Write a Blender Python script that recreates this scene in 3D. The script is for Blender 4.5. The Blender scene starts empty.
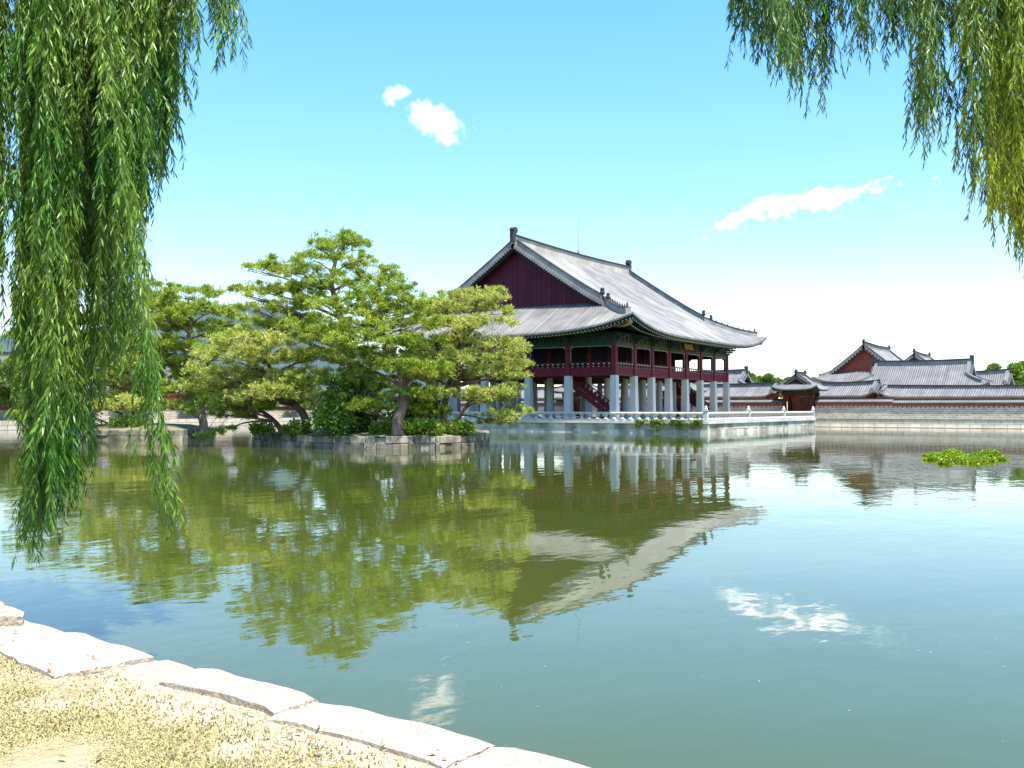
import bpy, math, random
import numpy as np
from mathutils import Vector, Matrix

# ------------------------------------------------------------------ camera, sky, sun, exposure
SC = bpy.context.scene
COL = SC.collection
R = math.radians
CAM = Vector((-97.41, -49.24, 2.62)); YAW = R(57.23); PITCH = R(1.42); FPX = 984.0
FWD = Vector((math.sin(YAW)*math.cos(PITCH), math.cos(YAW)*math.cos(PITCH), math.sin(PITCH)))
RGT = Vector((math.cos(YAW), -math.sin(YAW), 0)); UPV = RGT.cross(FWD)

cam_d = bpy.data.cameras.new('camera'); cam = bpy.data.objects.new('camera', cam_d); COL.objects.link(cam)
cam.location = CAM; cam.rotation_euler = (math.pi/2+PITCH, 0, -YAW)
cam_d.sensor_width = 36; cam_d.lens = FPX/1024*36; cam_d.clip_start = 0.1; cam_d.clip_end = 20000
SC.camera = cam

SUN_AZ, SUN_EL = 204.0, 69.0
SUN_STRENGTH, SKY_STRENGTH, EXPOSURE = 4.8, 0.15, 1.2
sun_d = bpy.data.lights.new('sun', 'SUN'); sun = bpy.data.objects.new('sun', sun_d); COL.objects.link(sun)
sun_d.energy = SUN_STRENGTH; sun_d.angle = R(0.5); sun_d.color = (1.0, 0.955, 0.88)
sdir = Vector((math.sin(R(SUN_AZ))*math.cos(R(SUN_EL)), math.cos(R(SUN_AZ))*math.cos(R(SUN_EL)), math.sin(R(SUN_EL))))
sun.rotation_euler = sdir.to_track_quat('Z', 'Y').to_euler()
sun.location = (0, 0, 60)

SC.view_settings.view_transform = 'Standard'; SC.view_settings.look = 'None'
SC.view_settings.exposure = EXPOSURE; SC.view_settings.gamma = 1.0; SC.view_settings.use_curve_mapping = False
SC.render.engine = 'CYCLES'
SC.cycles.max_bounces = 8; SC.cycles.transparent_max_bounces = 4
SC.cycles.caustics_reflective = False; SC.cycles.caustics_refractive = False


def ray(px, py):
    return (FWD*FPX + RGT*(px-512) + UPV*(384-py)).normalized()


def on_z(px, py, z):
    d = ray(px, py); return CAM + d*((z-CAM.z)/d.z)


def at_depth(px, py, dep):
    d = ray(px, py); return CAM + d*(dep/d.dot(FWD))


def on_x(px, py, x):
    d = ray(px, py); return CAM + d*((x-CAM.x)/d.x)


world = bpy.data.worlds.new('World'); SC.world = world; world.use_nodes = True
WN = world.node_tree.nodes; WL = world.node_tree.links
WN.clear()


def wmath(op, a, b=None, c=None):
    n = WN.new('ShaderNodeMath'); n.operation = op
    for i, v in enumerate((a, b, c)):
        if v is None: continue
        if isinstance(v, (int, float)): n.inputs[i].default_value = v
        else: WL.new(v, n.inputs[i])
    return n.outputs[0]


def wdot(vec, v):
    n = WN.new('ShaderNodeVectorMath'); n.operation = 'DOT_PRODUCT'
    WL.new(vec, n.inputs[0]); n.inputs[1].default_value = v
    return n.outputs['Value']


sky = WN.new('ShaderNodeTexSky'); sky.sky_type = 'NISHITA'; sky.sun_disc = False
sky.sun_elevation = R(SUN_EL); sky.sun_rotation = R(SUN_AZ)
sky.altitude = 50; sky.air_density = 1.0; sky.dust_density = 0.35; sky.ozone_density = 1.0
gam = WN.new('ShaderNodeGamma'); gam.inputs['Gamma'].default_value = 0.55; WL.new(sky.outputs[0], gam.inputs['Color'])
sc_ = WN.new('ShaderNodeVectorMath'); sc_.operation = 'SCALE'; sc_.inputs['Scale'].default_value = 1.98; WL.new(gam.outputs[0], sc_.inputs[0])
hsv = WN.new('ShaderNodeHueSaturation'); hsv.inputs['Hue'].default_value = 0.503
hsv.inputs['Saturation'].default_value = 1.95; hsv.inputs['Value'].default_value = 1.0
WL.new(sc_.outputs[0], hsv.inputs['Color'])
tc = WN.new('ShaderNodeTexCoord'); dirv = tc.outputs['Generated']
nz = WN.new('ShaderNodeTexNoise'); nz.inputs['Scale'].default_value = 24; nz.inputs['Detail'].default_value = 7
nz.inputs['Roughness'].default_value = 0.62
WL.new(dirv, nz.inputs['Vector'])
nz2 = WN.new('ShaderNodeTexNoise'); nz2.inputs['Scale'].default_value = 90; nz2.inputs['Detail'].default_value = 5
WL.new(dirv, nz2.inputs['Vector'])
total = None
for (px, py, ax, ay, tilt, gain) in ((438, 122, 54, 22, -14, 1.0), (396, 95, 20, 14, 25, 0.8), (822, 198, 90, 15, 9, 1.0),
                                     (748, 212, 46, 10, 26, 0.95), (262, 326, 34, 16, 8, 0.9)):
    c = ray(px, py)
    r0 = c.cross(Vector((0, 0, 1))).normalized(); u0 = r0.cross(c)
    ct, st = math.cos(R(tilt)), math.sin(R(tilt))
    r1 = r0*ct + u0*st; u1 = u0*ct - r0*st
    cc = wmath('MAXIMUM', wdot(dirv, c), 0.001)
    a = wmath('DIVIDE', wdot(dirv, r1*(FPX/ax)), cc); b = wmath('DIVIDE', wdot(dirv, u1*(FPX/ay)), cc)
    e = wmath('SQRT', wmath('ADD', wmath('MULTIPLY', a, a), wmath('MULTIPLY', b, b)))
    m = wmath('SUBTRACT', 1.0, e)
    m = wmath('ADD', m, wmath('MULTIPLY', wmath('SUBTRACT', nz.outputs[0], 0.5), 2.2))
    m = wmath('ADD', m, wmath('MULTIPLY', wmath('SUBTRACT', nz2.outputs[0], 0.5), 1.1))
    mr = WN.new('ShaderNodeMapRange'); mr.interpolation_type = 'SMOOTHSTEP'
    WL.new(m, mr.inputs['Value']); mr.inputs['From Min'].default_value = 0.12; mr.inputs['From Max'].default_value = 1.15
    front = wmath('GREATER_THAN', wdot(dirv, c), 0.5)
    k = wmath('MULTIPLY', wmath('MULTIPLY', mr.outputs[0], front), gain)
    total = k if total is None else wmath('MAXIMUM', total, k)
mixc = WN.new('ShaderNodeMixRGB'); WL.new(total, mixc.inputs['Fac']); WL.new(hsv.outputs[0], mixc.inputs['Color1'])
mixc.inputs['Color2'].default_value = (9.0, 9.0, 9.2, 1)
bg = WN.new('ShaderNodeBackground'); bg.inputs['Strength'].default_value = SKY_STRENGTH
WL.new(mixc.outputs[0], bg.inputs['Color'])
wo = WN.new('ShaderNodeOutputWorld'); WL.new(bg.outputs[0], wo.inputs['Surface'])

# ------------------------------------------------------------------ materials


def mat(name, c1, c2=None, scale=1.0, rough=0.8, tint=0.0, bump=0.0, bscale=None, trans=0.0, detail=6, stretch=None, spec=0.3, ramp=(0.35, 0.65),
        c3=None, scale3=0.2):
    m = bpy.data.materials.new(name); m.use_nodes = True
    N = m.node_tree.nodes; L = m.node_tree.links
    b = N['Principled BSDF']; b.inputs['Roughness'].default_value = rough
    b.inputs['Specular IOR Level'].default_value = spec
    co = N.new('ShaderNodeTexCoord'); src = co.outputs['Object']
    if stretch:
        mp = N.new('ShaderNodeMapping'); mp.inputs['Scale'].default_value = stretch
        L.new(src, mp.inputs['Vector']); src = mp.outputs[0]
    c2 = c2 or tuple(x*0.75 for x in c1)
    n = N.new('ShaderNodeTexNoise'); n.inputs['Scale'].default_value = scale; n.inputs['Detail'].default_value = detail
    L.new(src, n.inputs['Vector'])
    cr = N.new('ShaderNodeValToRGB'); cr.color_ramp.elements[0].position = ramp[0]; cr.color_ramp.elements[1].position = ramp[1]
    cr.color_ramp.elements[0].color = (*c1, 1); cr.color_ramp.elements[1].color = (*c2, 1)
    L.new(n.outputs[0], cr.inputs[0]); col = cr.outputs[0]
    if c3:
        n3 = N.new('ShaderNodeTexNoise'); n3.inputs['Scale'].default_value = scale3; n3.inputs['Detail'].default_value = 5
        L.new(co.outputs['Object'], n3.inputs['Vector'])
        r3 = N.new('ShaderNodeMapRange'); r3.inputs['From Min'].default_value = 0.48; r3.inputs['From Max'].default_value = 0.62
        L.new(n3.outputs[0], r3.inputs['Value'])
        m3 = N.new('ShaderNodeMixRGB'); L.new(r3.outputs[0], m3.inputs['Fac']); L.new(col, m3.inputs['Color1'])
        m3.inputs['Color2'].default_value = (*c3, 1); col = m3.outputs[0]
    if tint:
        at = N.new('ShaderNodeAttribute'); at.attribute_name = 'tint'
        mm = N.new('ShaderNodeMapRange'); mm.inputs['To Min'].default_value = 1-tint; mm.inputs['To Max'].default_value = 1+tint
        L.new(at.outputs['Fac'], mm.inputs['Value'])
        mx = N.new('ShaderNodeMixRGB'); mx.blend_type = 'MULTIPLY'; mx.inputs['Fac'].default_value = 1
        L.new(col, mx.inputs['Color1']); L.new(mm.outputs[0], mx.inputs['Color2']); col = mx.outputs[0]
    L.new(col, b.inputs['Base Color'])
    if bump:
        n2 = N.new('ShaderNodeTexNoise'); n2.inputs['Scale'].default_value = bscale or scale*6; n2.inputs['Detail'].default_value = 6
        L.new(src, n2.inputs['Vector'])
        bp = N.new('ShaderNodeBump'); bp.inputs['Strength'].default_value = bump; bp.inputs['Distance'].default_value = 0.05
        L.new(n2.outputs[0], bp.inputs['Height']); L.new(bp.outputs[0], b.inputs['Normal'])
    if trans:
        t = N.new('ShaderNodeBsdfTranslucent'); L.new(col, t.inputs['Color'])
        ms = N.new('ShaderNodeMixShader'); ms.inputs[0].default_value = trans
        L.new(b.outputs[0], ms.inputs[1]); L.new(t.outputs[0], ms.inputs[2])
        L.new(ms.outputs[0], N['Material Output'].inputs['Surface'])
    return m


M = {
    'granite': mat('granite', (0.60, 0.55, 0.47), (0.46, 0.42, 0.35), 1.5, 0.85, tint=0.32, bump=0.35, bscale=9, c3=(0.30, 0.27, 0.22), scale3=0.5),
    'pale_granite': mat('pale_granite', (0.60, 0.57, 0.52), (0.48, 0.46, 0.42), 2.0, 0.85, tint=0.12, bump=0.2, bscale=10),
    'edge_granite': mat('edge_granite', (0.44, 0.37, 0.295), (0.34, 0.285, 0.225), 5, 0.9, tint=0.15, bump=0.8, bscale=24, c3=(0.36, 0.30, 0.24), scale3=1.7),
    'grey_granite': mat('grey_granite', (0.54, 0.54, 0.52), (0.42, 0.42, 0.41), 0.9, 0.85, bump=0.25, bscale=8, stretch=(1, 1, 0.35)),
    'wet_stone': mat('wet_stone', (0.34, 0.29, 0.22), (0.15, 0.125, 0.09), 1.1, 0.85, tint=0.4, bump=0.5, bscale=6, c3=(0.10, 0.09, 0.06), scale3=0.7),
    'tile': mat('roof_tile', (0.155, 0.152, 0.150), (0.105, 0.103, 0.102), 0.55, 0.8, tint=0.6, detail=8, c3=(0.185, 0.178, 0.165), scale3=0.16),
    'far_tile': mat('far_roof_tile', (0.165, 0.163, 0.167), (0.125, 0.123, 0.126), 0.6, 0.8, tint=0.45, detail=8),
    'dark_tile': mat('dark_tile', (0.048, 0.05, 0.055), (0.03, 0.031, 0.035), 2, 0.75),
    'plaster': mat('ridge_plaster', (0.50, 0.48, 0.44), (0.38, 0.36, 0.32), 0.9, 0.9, c3=(0.36, 0.33, 0.29), scale3=0.4),
    'grey_plaster': mat('grey_plaster', (0.26, 0.26, 0.26), (0.17, 0.17, 0.175), 1.1, 0.9, c3=(0.30, 0.29, 0.28), scale3=0.5),
    'gable_red': mat('gable_red', (0.075, 0.002, 0.020), (0.040, 0.001, 0.014), 1.4, 0.65, stretch=(1, 3, 0.25), tint=0.2),
    'rail_red': mat('rail_red', (0.15, 0.004, 0.022), (0.09, 0.003, 0.014), 2.0, 0.6, tint=0.15),
    'column_red': mat('column_red', (0.14, 0.006, 0.020), (0.09, 0.004, 0.013), 1.5, 0.6),
    'teal': mat('teal_paint', (0.007, 0.045, 0.040), (0.005, 0.028, 0.026), 3.0, 0.6),
    'olive': mat('green_gold_paint', (0.065, 0.060, 0.018), (0.012, 0.040, 0.026), 2.6, 0.6, stretch=(1, 1, 0.5), ramp=(0.42, 0.58)),
    'pale_green': mat('pale_green_trim', (0.20, 0.25, 0.22), (0.14, 0.20, 0.18), 3, 0.6),
    'rafter_end': mat('rafter_end_paint', (0.52, 0.52, 0.44), (0.4, 0.42, 0.36), 5, 0.6),
    'corner_wood': mat('corner_rafter_paint', (0.42, 0.30, 0.13), (0.20, 0.18, 0.07), 1.5, 0.6),
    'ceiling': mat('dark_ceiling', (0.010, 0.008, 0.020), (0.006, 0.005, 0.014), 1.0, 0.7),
    'floor_wood': mat('floor_wood', (0.08, 0.05, 0.035), (0.05, 0.03, 0.02), 1.0, 0.6),
    'sign_black': mat('sign_board', (0.03, 0.022, 0.02), (0.02, 0.015, 0.013), 2, 0.5),
    'gold': mat('gold_lettering', (0.75, 0.42, 0.12), (0.62, 0.33, 0.09), 2, 0.45),
    'brick_red': mat('red_brick', (0.33, 0.11, 0.085), (0.24, 0.075, 0.06), 2.0, 0.85),
    'gable_brick': mat('gable_brick', (0.34, 0.075, 0.055), (0.26, 0.055, 0.04), 1.2, 0.8),
    'deck': mat('deck_paving', (0.44, 0.42, 0.37), (0.36, 0.34, 0.30), 0.8, 0.9),
    'cream': mat('cream_wall', (0.55, 0.52, 0.45), (0.48, 0.45, 0.40), 0.7, 0.9),
    'wood_dark': mat('dark_red_wood', (0.12, 0.03, 0.025), (0.07, 0.018, 0.016), 1.6, 0.7),
    'iron': mat('iron', (0.12, 0.12, 0.13), (0.09, 0.09, 0.1), 3, 0.5),
    'pine_needles': mat('pine_needles', (0.38, 0.43, 0.05), (0.22, 0.33, 0.04), 0.35, 0.55, tint=0.6, trans=0.25, spec=0.25),
    'light_needles': mat('light_pine_needles', (0.52, 0.52, 0.13), (0.36, 0.42, 0.08), 0.4, 0.55, tint=0.55, trans=0.25, spec=0.25),
    'bark': mat('pine_bark', (0.17, 0.115, 0.085), (0.075, 0.05, 0.04), 3.0, 0.95, bump=0.7, bscale=7, stretch=(1, 1, 0.4)),
    'red_bark': mat('red_pine_bark', (0.27, 0.175, 0.125), (0.12, 0.08, 0.06), 2.5, 0.9, bump=0.6, bscale=7, stretch=(1, 1, 0.4)),
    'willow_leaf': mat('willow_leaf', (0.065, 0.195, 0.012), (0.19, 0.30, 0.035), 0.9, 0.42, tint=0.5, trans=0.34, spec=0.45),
    'willow_leaf_gold': mat('sunlit_willow_leaf', (0.46, 0.47, 0.03), (0.22, 0.32, 0.022), 0.8, 0.45, tint=0.5, trans=0.48, spec=0.4),  # sunlight on the right-hand sprays put into the leaf colour
    'willow_leaf_dark': mat('shaded_willow_leaf', (0.035, 0.12, 0.015), (0.09, 0.19, 0.022), 0.9, 0.42, tint=0.5, trans=0.25, spec=0.4),  # darker copy: shade of the backlit sprays put into the leaf colour
    'willow_twig': mat('willow_twig', (0.16, 0.19, 0.05), (0.11, 0.13, 0.035), 3, 0.7),
    'willow_bark': mat('willow_bark', (0.12, 0.095, 0.07), (0.06, 0.048, 0.038), 4, 0.95, bump=0.8, bscale=9, stretch=(1, 1, 0.3)),
    'shrub': mat('shrub_leaf', (0.14, 0.25, 0.022), (0.21, 0.29, 0.035), 0.8, 0.5, tint=0.45, trans=0.3),
    'dark_shrub': mat('dark_shrub_leaf', (0.08, 0.18, 0.022), (0.13, 0.23, 0.03), 0.9, 0.5, tint=0.45, trans=0.28),
    'far_leaf': mat('far_tree_leaf', (0.19, 0.26, 0.05), (0.11, 0.19, 0.04), 0.3, 0.6, tint=0.4, trans=0.3),
    'water_plant': mat('water_plant_leaf', (0.34, 0.42, 0.02), (0.17, 0.27, 0.015), 1.2, 0.5, tint=0.55, trans=0.25),
    'dry_grass': mat('dry_grass', (0.48, 0.40, 0.20), (0.36, 0.325, 0.135), 2.2, 0.8, tint=0.35, trans=0.2),
    'dead_leaf': mat('dead_leaf', (0.28, 0.16, 0.07), (0.18, 0.10, 0.05), 3, 0.8, tint=0.4),
    'hill': mat('hill_forest', (0.055, 0.085, 0.085), (0.04, 0.065, 0.07), 0.01, 0.95),
    'soil': mat('island_soil', (0.20, 0.17, 0.10), (0.12, 0.13, 0.05), 0.7, 0.95, bump=0.3),
    'bank_earth': mat('bank_earth', (0.40, 0.33, 0.22), (0.29, 0.235, 0.13), 3.2, 0.95, bump=0.8, bscale=22, c3=(0.36, 0.29, 0.13), scale3=0.9),
    'far_ground': mat('far_ground', (0.36, 0.31, 0.22), (0.26, 0.25, 0.14), 0.05, 0.95),
}


def brick_mat(name, c1, c2, mortar, bw, bh, scale=1.0):
    m = bpy.data.materials.new(name); m.use_nodes = True
    N = m.node_tree.nodes; L = m.node_tree.links; b = N['Principled BSDF']; b.inputs['Roughness'].default_value = 0.9
    co = N.new('ShaderNodeTexCoord'); sx_ = N.new('ShaderNodeSeparateXYZ'); L.new(co.outputs['Object'], sx_.inputs[0])
    ad = N.new('ShaderNodeMath'); L.new(sx_.outputs[0], ad.inputs[0]); L.new(sx_.outputs[1], ad.inputs[1])
    mp = N.new('ShaderNodeCombineXYZ'); L.new(ad.outputs[0], mp.inputs[0]); L.new(sx_.outputs[2], mp.inputs[1])
    br = N.new('ShaderNodeTexBrick'); br.inputs['Color1'].default_value = (*c1, 1); br.inputs['Color2'].default_value = (*c2, 1)
    br.inputs['Mortar'].default_value = (*mortar, 1); br.inputs['Scale'].default_value = scale
    br.inputs['Brick Width'].default_value = bw; br.inputs['Row Height'].default_value = bh
    br.inputs['Mortar Size'].default_value = 0.03; br.inputs['Bias'].default_value = -0.1
    L.new(mp.outputs[0], br.inputs['Vector'])
    n = N.new('ShaderNodeTexNoise'); n.inputs['Scale'].default_value = 0.8; n.inputs['Detail'].default_value = 7
    L.new(co.outputs['Object'], n.inputs['Vector'])
    mr = N.new('ShaderNodeMapRange'); mr.inputs['To Min'].default_value = 0.65; mr.inputs['To Max'].default_value = 1.3
    L.new(n.outputs[0], mr.inputs['Value'])
    mx = N.new('ShaderNodeMixRGB'); mx.blend_type = 'MULTIPLY'; mx.inputs['Fac'].default_value = 1
    L.new(br.outputs['Color'], mx.inputs['Color1']); L.new(mr.outputs[0], mx.inputs['Color2'])
    L.new(mx.outputs[0], b.inputs['Base Color'])
    bp = N.new('ShaderNodeBump'); bp.inputs['Strength'].default_value = 0.5; bp.inputs['Distance'].default_value = 0.04
    L.new(br.outputs['Fac'], bp.inputs['Height']); bp.invert = True; L.new(bp.outputs[0], b.inputs['Normal'])
    return m


# walls that run along Y face west: map (y, z) -> brick (u, v)
M['wall_stone'] = brick_mat('wall_stone', (0.47, 0.40, 0.33), (0.27, 0.225, 0.18), (0.60, 0.55, 0.48), 0.62, 0.27)
M['bank_stone'] = brick_mat('bank_stone', (0.64, 0.57, 0.46), (0.54, 0.47, 0.38), (0.22, 0.17, 0.12), 1.5, 0.56)


def water_material():
    m = bpy.data.materials.new('pond_water'); m.use_nodes = True
    N = m.node_tree.nodes; L = m.node_tree.links; b = N['Principled BSDF']
    co = N.new('ShaderNodeTexCoord')
    n0 = N.new('ShaderNodeTexNoise'); n0.inputs['Scale'].default_value = 0.05; n0.inputs['Detail'].default_value = 4
    L.new(co.outputs['Object'], n0.inputs['Vector'])
    cr = N.new('ShaderNodeValToRGB'); cr.color_ramp.elements[0].position = 0.35; cr.color_ramp.elements[1].position = 0.65
    cr.color_ramp.elements[0].color = (0.057, 0.069, 0.010, 1); cr.color_ramp.elements[1].color = (0.049, 0.064, 0.014, 1)
    L.new(n0.outputs[0], cr.inputs[0]); L.new(cr.outputs[0], b.inputs['Base Color'])
    b.inputs['Roughness'].default_value = 0.02; b.inputs['IOR'].default_value = 1.333
    b.inputs['Specular IOR Level'].default_value = 1.0
    heights = None
    for (sc, st, w) in ((0.9, (1, 1, 1), 0.021), (2.6, (1, 1, 1), 0.009), (0.28, (1, 1, 1), 0.045), (7.0, (1, 1, 1), 0.0018)):
        mp = N.new('ShaderNodeMapping'); mp.inputs['Rotation'].default_value = (0, 0, R(-32)); mp.inputs['Scale'].default_value = (0.55, 1.0, 1)
        L.new(co.outputs['Object'], mp.inputs['Vector'])
        n = N.new('ShaderNodeTexNoise'); n.inputs['Scale'].default_value = sc; n.inputs['Detail'].default_value = 2.5
        n.inputs['Distortion'].default_value = 0.3
        L.new(mp.outputs[0], n.inputs['Vector'])
        k = N.new('ShaderNodeMath'); k.operation = 'MULTIPLY'; k.inputs[1].default_value = w; L.new(n.outputs[0], k.inputs[0])
        if heights is None: heights = k.outputs[0]
        else:
            a = N.new('ShaderNodeMath'); a.operation = 'ADD'; L.new(heights, a.inputs[0]); L.new(k.outputs[0], a.inputs[1]); heights = a.outputs[0]
    # calm and ruffled areas
    nc = N.new('ShaderNodeTexNoise'); nc.inputs['Scale'].default_value = 0.06; nc.inputs['Detail'].default_value = 3
    L.new(co.outputs['Object'], nc.inputs['Vector'])
    mr = N.new('ShaderNodeMapRange'); mr.inputs['From Min'].default_value = 0.3; mr.inputs['From Max'].default_value = 0.7
    mr.inputs['To Min'].default_value = 0.45; mr.inputs['To Max'].default_value = 1.15
    L.new(nc.outputs[0], mr.inputs['Value'])
    hm = N.new('ShaderNodeMath'); hm.operation = 'MULTIPLY'; L.new(heights, hm.inputs[0]); L.new(mr.outputs[0], hm.inputs[1])
    bp = N.new('ShaderNodeBump'); bp.inputs['Strength'].default_value = 1.0; bp.inputs['Distance'].default_value = WATER_BUMP
    L.new(hm.outputs[0], bp.inputs['Height']); L.new(bp.outputs[0], b.inputs['Normal'])
    return m


WATER_BUMP = 0.40
M['water'] = water_material()

# ------------------------------------------------------------------ mesh building helpers


class MB:
    def __init__(self): self.v = []; self.f = []; self.t = []

    def add(self, vs, fs, tint=0.5):
        o = len(self.v); self.v += [tuple(p) for p in vs]
        for f in fs: self.f.append(tuple(i+o for i in f)); self.t.append(tint)
        return self

    def box(self, x0, x1, y0, y1, z0, z1, tint=0.5, taper=0.0, mtx=None):
        t = taper
        vs = [Vector(p) for p in ((x0, y0, z0), (x1, y0, z0), (x1, y1, z0), (x0, y1, z0),
                                  (x0+t, y0+t, z1), (x1-t, y0+t, z1), (x1-t, y1-t, z1), (x0+t, y1-t, z1))]
        if mtx is not None: vs = [mtx @ p for p in vs]
        return self.add(vs, [(0, 3, 2, 1), (4, 5, 6, 7), (0, 1, 5, 4), (1, 2, 6, 5), (2, 3, 7, 6), (3, 0, 4, 7)], tint)

    def bar(self, a, b, w, h, tint=0.5, roll=None):
        a = Vector(a); b = Vector(b); d = (b-a).normalized()
        up = Vector((0, 0, 1)) if abs(d.z) < 0.95 else Vector((1, 0, 0))
        s = d.cross(up).normalized()*w/2; u = s.cross(d).normalized()*h/2
        vs = [a-s-u, a+s-u, a+s+u, a-s+u, b-s-u, b+s-u, b+s+u, b-s+u]
        return self.add(vs, [(0, 1, 2, 3), (7, 6, 5, 4), (0, 4, 5, 1), (1, 5, 6, 2), (2, 6, 7, 3), (3, 7, 4, 0)], tint)

    def tube(self, pts, rad, n=7, tint=0.5, cap=True):
        pts = [Vector(p) for p in pts]
        if not isinstance(rad, (list, tuple)): rad = [rad]*len(pts)
        vs = []; fs = []; ref = None
        for i, p in enumerate(pts):
            d = (pts[min(i+1, len(pts)-1)]-pts[max(i-1, 0)]).normalized()
            if ref is None:
                ref = d.cross(Vector((0.31, 0.77, 0.55))).normalized()
            ref = (ref-d*ref.dot(d)).normalized(); q = d.cross(ref)
            for k in range(n):
                a = 2*math.pi*k/n; vs.append(p+(ref*math.cos(a)+q*math.sin(a))*rad[i])
        for i in range(len(pts)-1):
            for k in range(n):
                fs.append((i*n+k, i*n+(k+1) % n, (i+1)*n+(k+1) % n, (i+1)*n+k))
        if cap:
            fs.append(tuple(range(n-1, -1, -1))); fs.append(tuple((len(pts)-1)*n+k for k in range(n)))
        return self.add(vs, fs, tint)

    def lathe(self, c, prof, n=10, tint=0.5, sx=1.0, sy=1.0):
        vs = []; fs = []
        for (r, z) in prof:
            for k in range(n):
                a = 2*math.pi*k/n; vs.append((c[0]+r*sx*math.cos(a), c[1]+r*sy*math.sin(a), c[2]+z))
        for i in range(len(prof)-1):
            for k in range(n): fs.append((i*n+k, i*n+(k+1) % n, (i+1)*n+(k+1) % n, (i+1)*n+k))
        fs.append(tuple(range(n-1, -1, -1))); fs.append(tuple((len(prof)-1)*n+k for k in range(n)))
        return self.add(vs, fs, tint)

    def sweep(self, pts, w, lo, hi, tint=0.5):
        """upright rectangular section swept along a polyline"""
        pts = [Vector(p) for p in pts]; vs = []; fs = []
        for i, p in enumerate(pts):
            d = pts[min(i+1, len(pts)-1)]-pts[max(i-1, 0)]; d.z = 0
            if d.length < 1e-6: d = Vector((1, 0, 0))
            s = Vector((-d.y, d.x, 0)).normalized()*w/2; z = Vector((0, 0, 1))
            vs += [p-s+z*lo, p+s+z*lo, p+s+z*hi, p-s+z*hi]
        for i in range(len(pts)-1):
            for k in range(4): fs.append((i*4+k, i*4+(k+1) % 4, i*4+4+(k+1) % 4, i*4+4+k))
        n = len(pts)-1
        fs += [(3, 2, 1, 0), (n*4, n*4+1, n*4+2, n*4+3)]
        return self.add(vs, fs, tint)

    def build(self, name, m, parent=None, smooth=False, bevel=0.0):
        me = bpy.data.meshes.new(name)
        me.from_pydata(self.v, [], self.f)
        at = me.attributes.new('tint', 'FLOAT', 'FACE'); at.data.foreach_set('value', self.t)
        if smooth: me.polygons.foreach_set('use_smooth', [True]*len(me.polygons))
        me.materials.append(M[m]); me.update()
        o = bpy.data.objects.new(name, me); COL.objects.link(o)
        if parent: o.parent = parent
        if bevel:
            b = o.modifiers.new('bevel', 'BEVEL'); b.width = bevel; b.segments = 2; b.limit_method = 'ANGLE'
        return o


def mesh_np(name, verts, faces, tints, m, parent=None, smooth=False):
    """verts (n,3), faces (k, 3 or 4), tints (k)"""
    k, c = faces.shape
    me = bpy.data.meshes.new(name)
    me.vertices.add(len(verts)); me.vertices.foreach_set('co', np.ascontiguousarray(verts, np.float32).ravel())
    me.loops.add(k*c); me.loops.foreach_set('vertex_index', np.ascontiguousarray(faces, np.int32).ravel())
    me.polygons.add(k); me.polygons.foreach_set('loop_start', np.arange(0, k*c, c, dtype=np.int32))
    me.update(calc_edges=True)
    at = me.attributes.new('tint', 'FLOAT', 'FACE'); at.data.foreach_set('value', np.ascontiguousarray(tints, np.float32))
    me.materials.append(M[m])
    if smooth: me.polygons.foreach_set('use_smooth', [True]*k)
    o = bpy.data.objects.new(name, me); COL.objects.link(o)
    if parent: o.parent = parent
    return o


def empty(name, loc, rz=0.0, label=None, cat=None, group=None):
    o = bpy.data.objects.new(name, None); COL.objects.link(o); o.empty_display_size = 0.3
    o.location = loc; o.rotation_euler = (0, 0, rz)
    return tag(o, label, cat, group)


def tag(o, label=None, cat=None, group=None, kind=None):
    if label: o['label'] = label
    if cat: o['category'] = cat
    if group: o['group'] = group
    if kind: o['kind'] = kind
    return o


def copy_tree(o, parent=None):
    c = o.copy(); COL.objects.link(c)
    if parent: c.parent = parent
    for ch in list(o.children): copy_tree(ch, c)
    return c


# ------------------------------------------------------------------ the setting: pond, ground, hills
POND_W, POND_E, POND_S, POND_N = -93.3, 44.0, -56.0, 66.0
BANK_Z = 1.0
w = MB(); w.add([(-112, -75, 0), (60, -75, 0), (60, 80, 0), (-112, 80, 0)], [(0, 1, 2, 3)])
tag(w.build('pond_water', 'water'), kind='structure')

# outer edge of the near bank, measured on the ground plane of its coping
edge_px = [(-60, 583), (28, 616), (75, 630), (155, 654), (200, 666), (320, 695), (496, 739), (607, 767), (700, 791)]
EDGE = [on_z(x, y, BANK_Z) for x, y in edge_px]
far_n = Vector((EDGE[0].x+0.4, POND_N, BANK_Z)); far_s = Vector((EDGE[-1].x-0.25, POND_S, BANK_Z))
bank_line = [far_s]+EDGE[::-1]+[EDGE[0]+Vector((0.1, 6, 0)), far_n]
BIG = 6000.0
g = MB()
vs = []
for p in bank_line: vs += [(p.x-0.25, p.y, BANK_Z-0.02), (p.x-12, p.y, BANK_Z-0.02)]
n = len(bank_line)
g.add(vs, [(2*i, 2*i+2, 2*i+3, 2*i+1) for i in range(n-1)])
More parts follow.
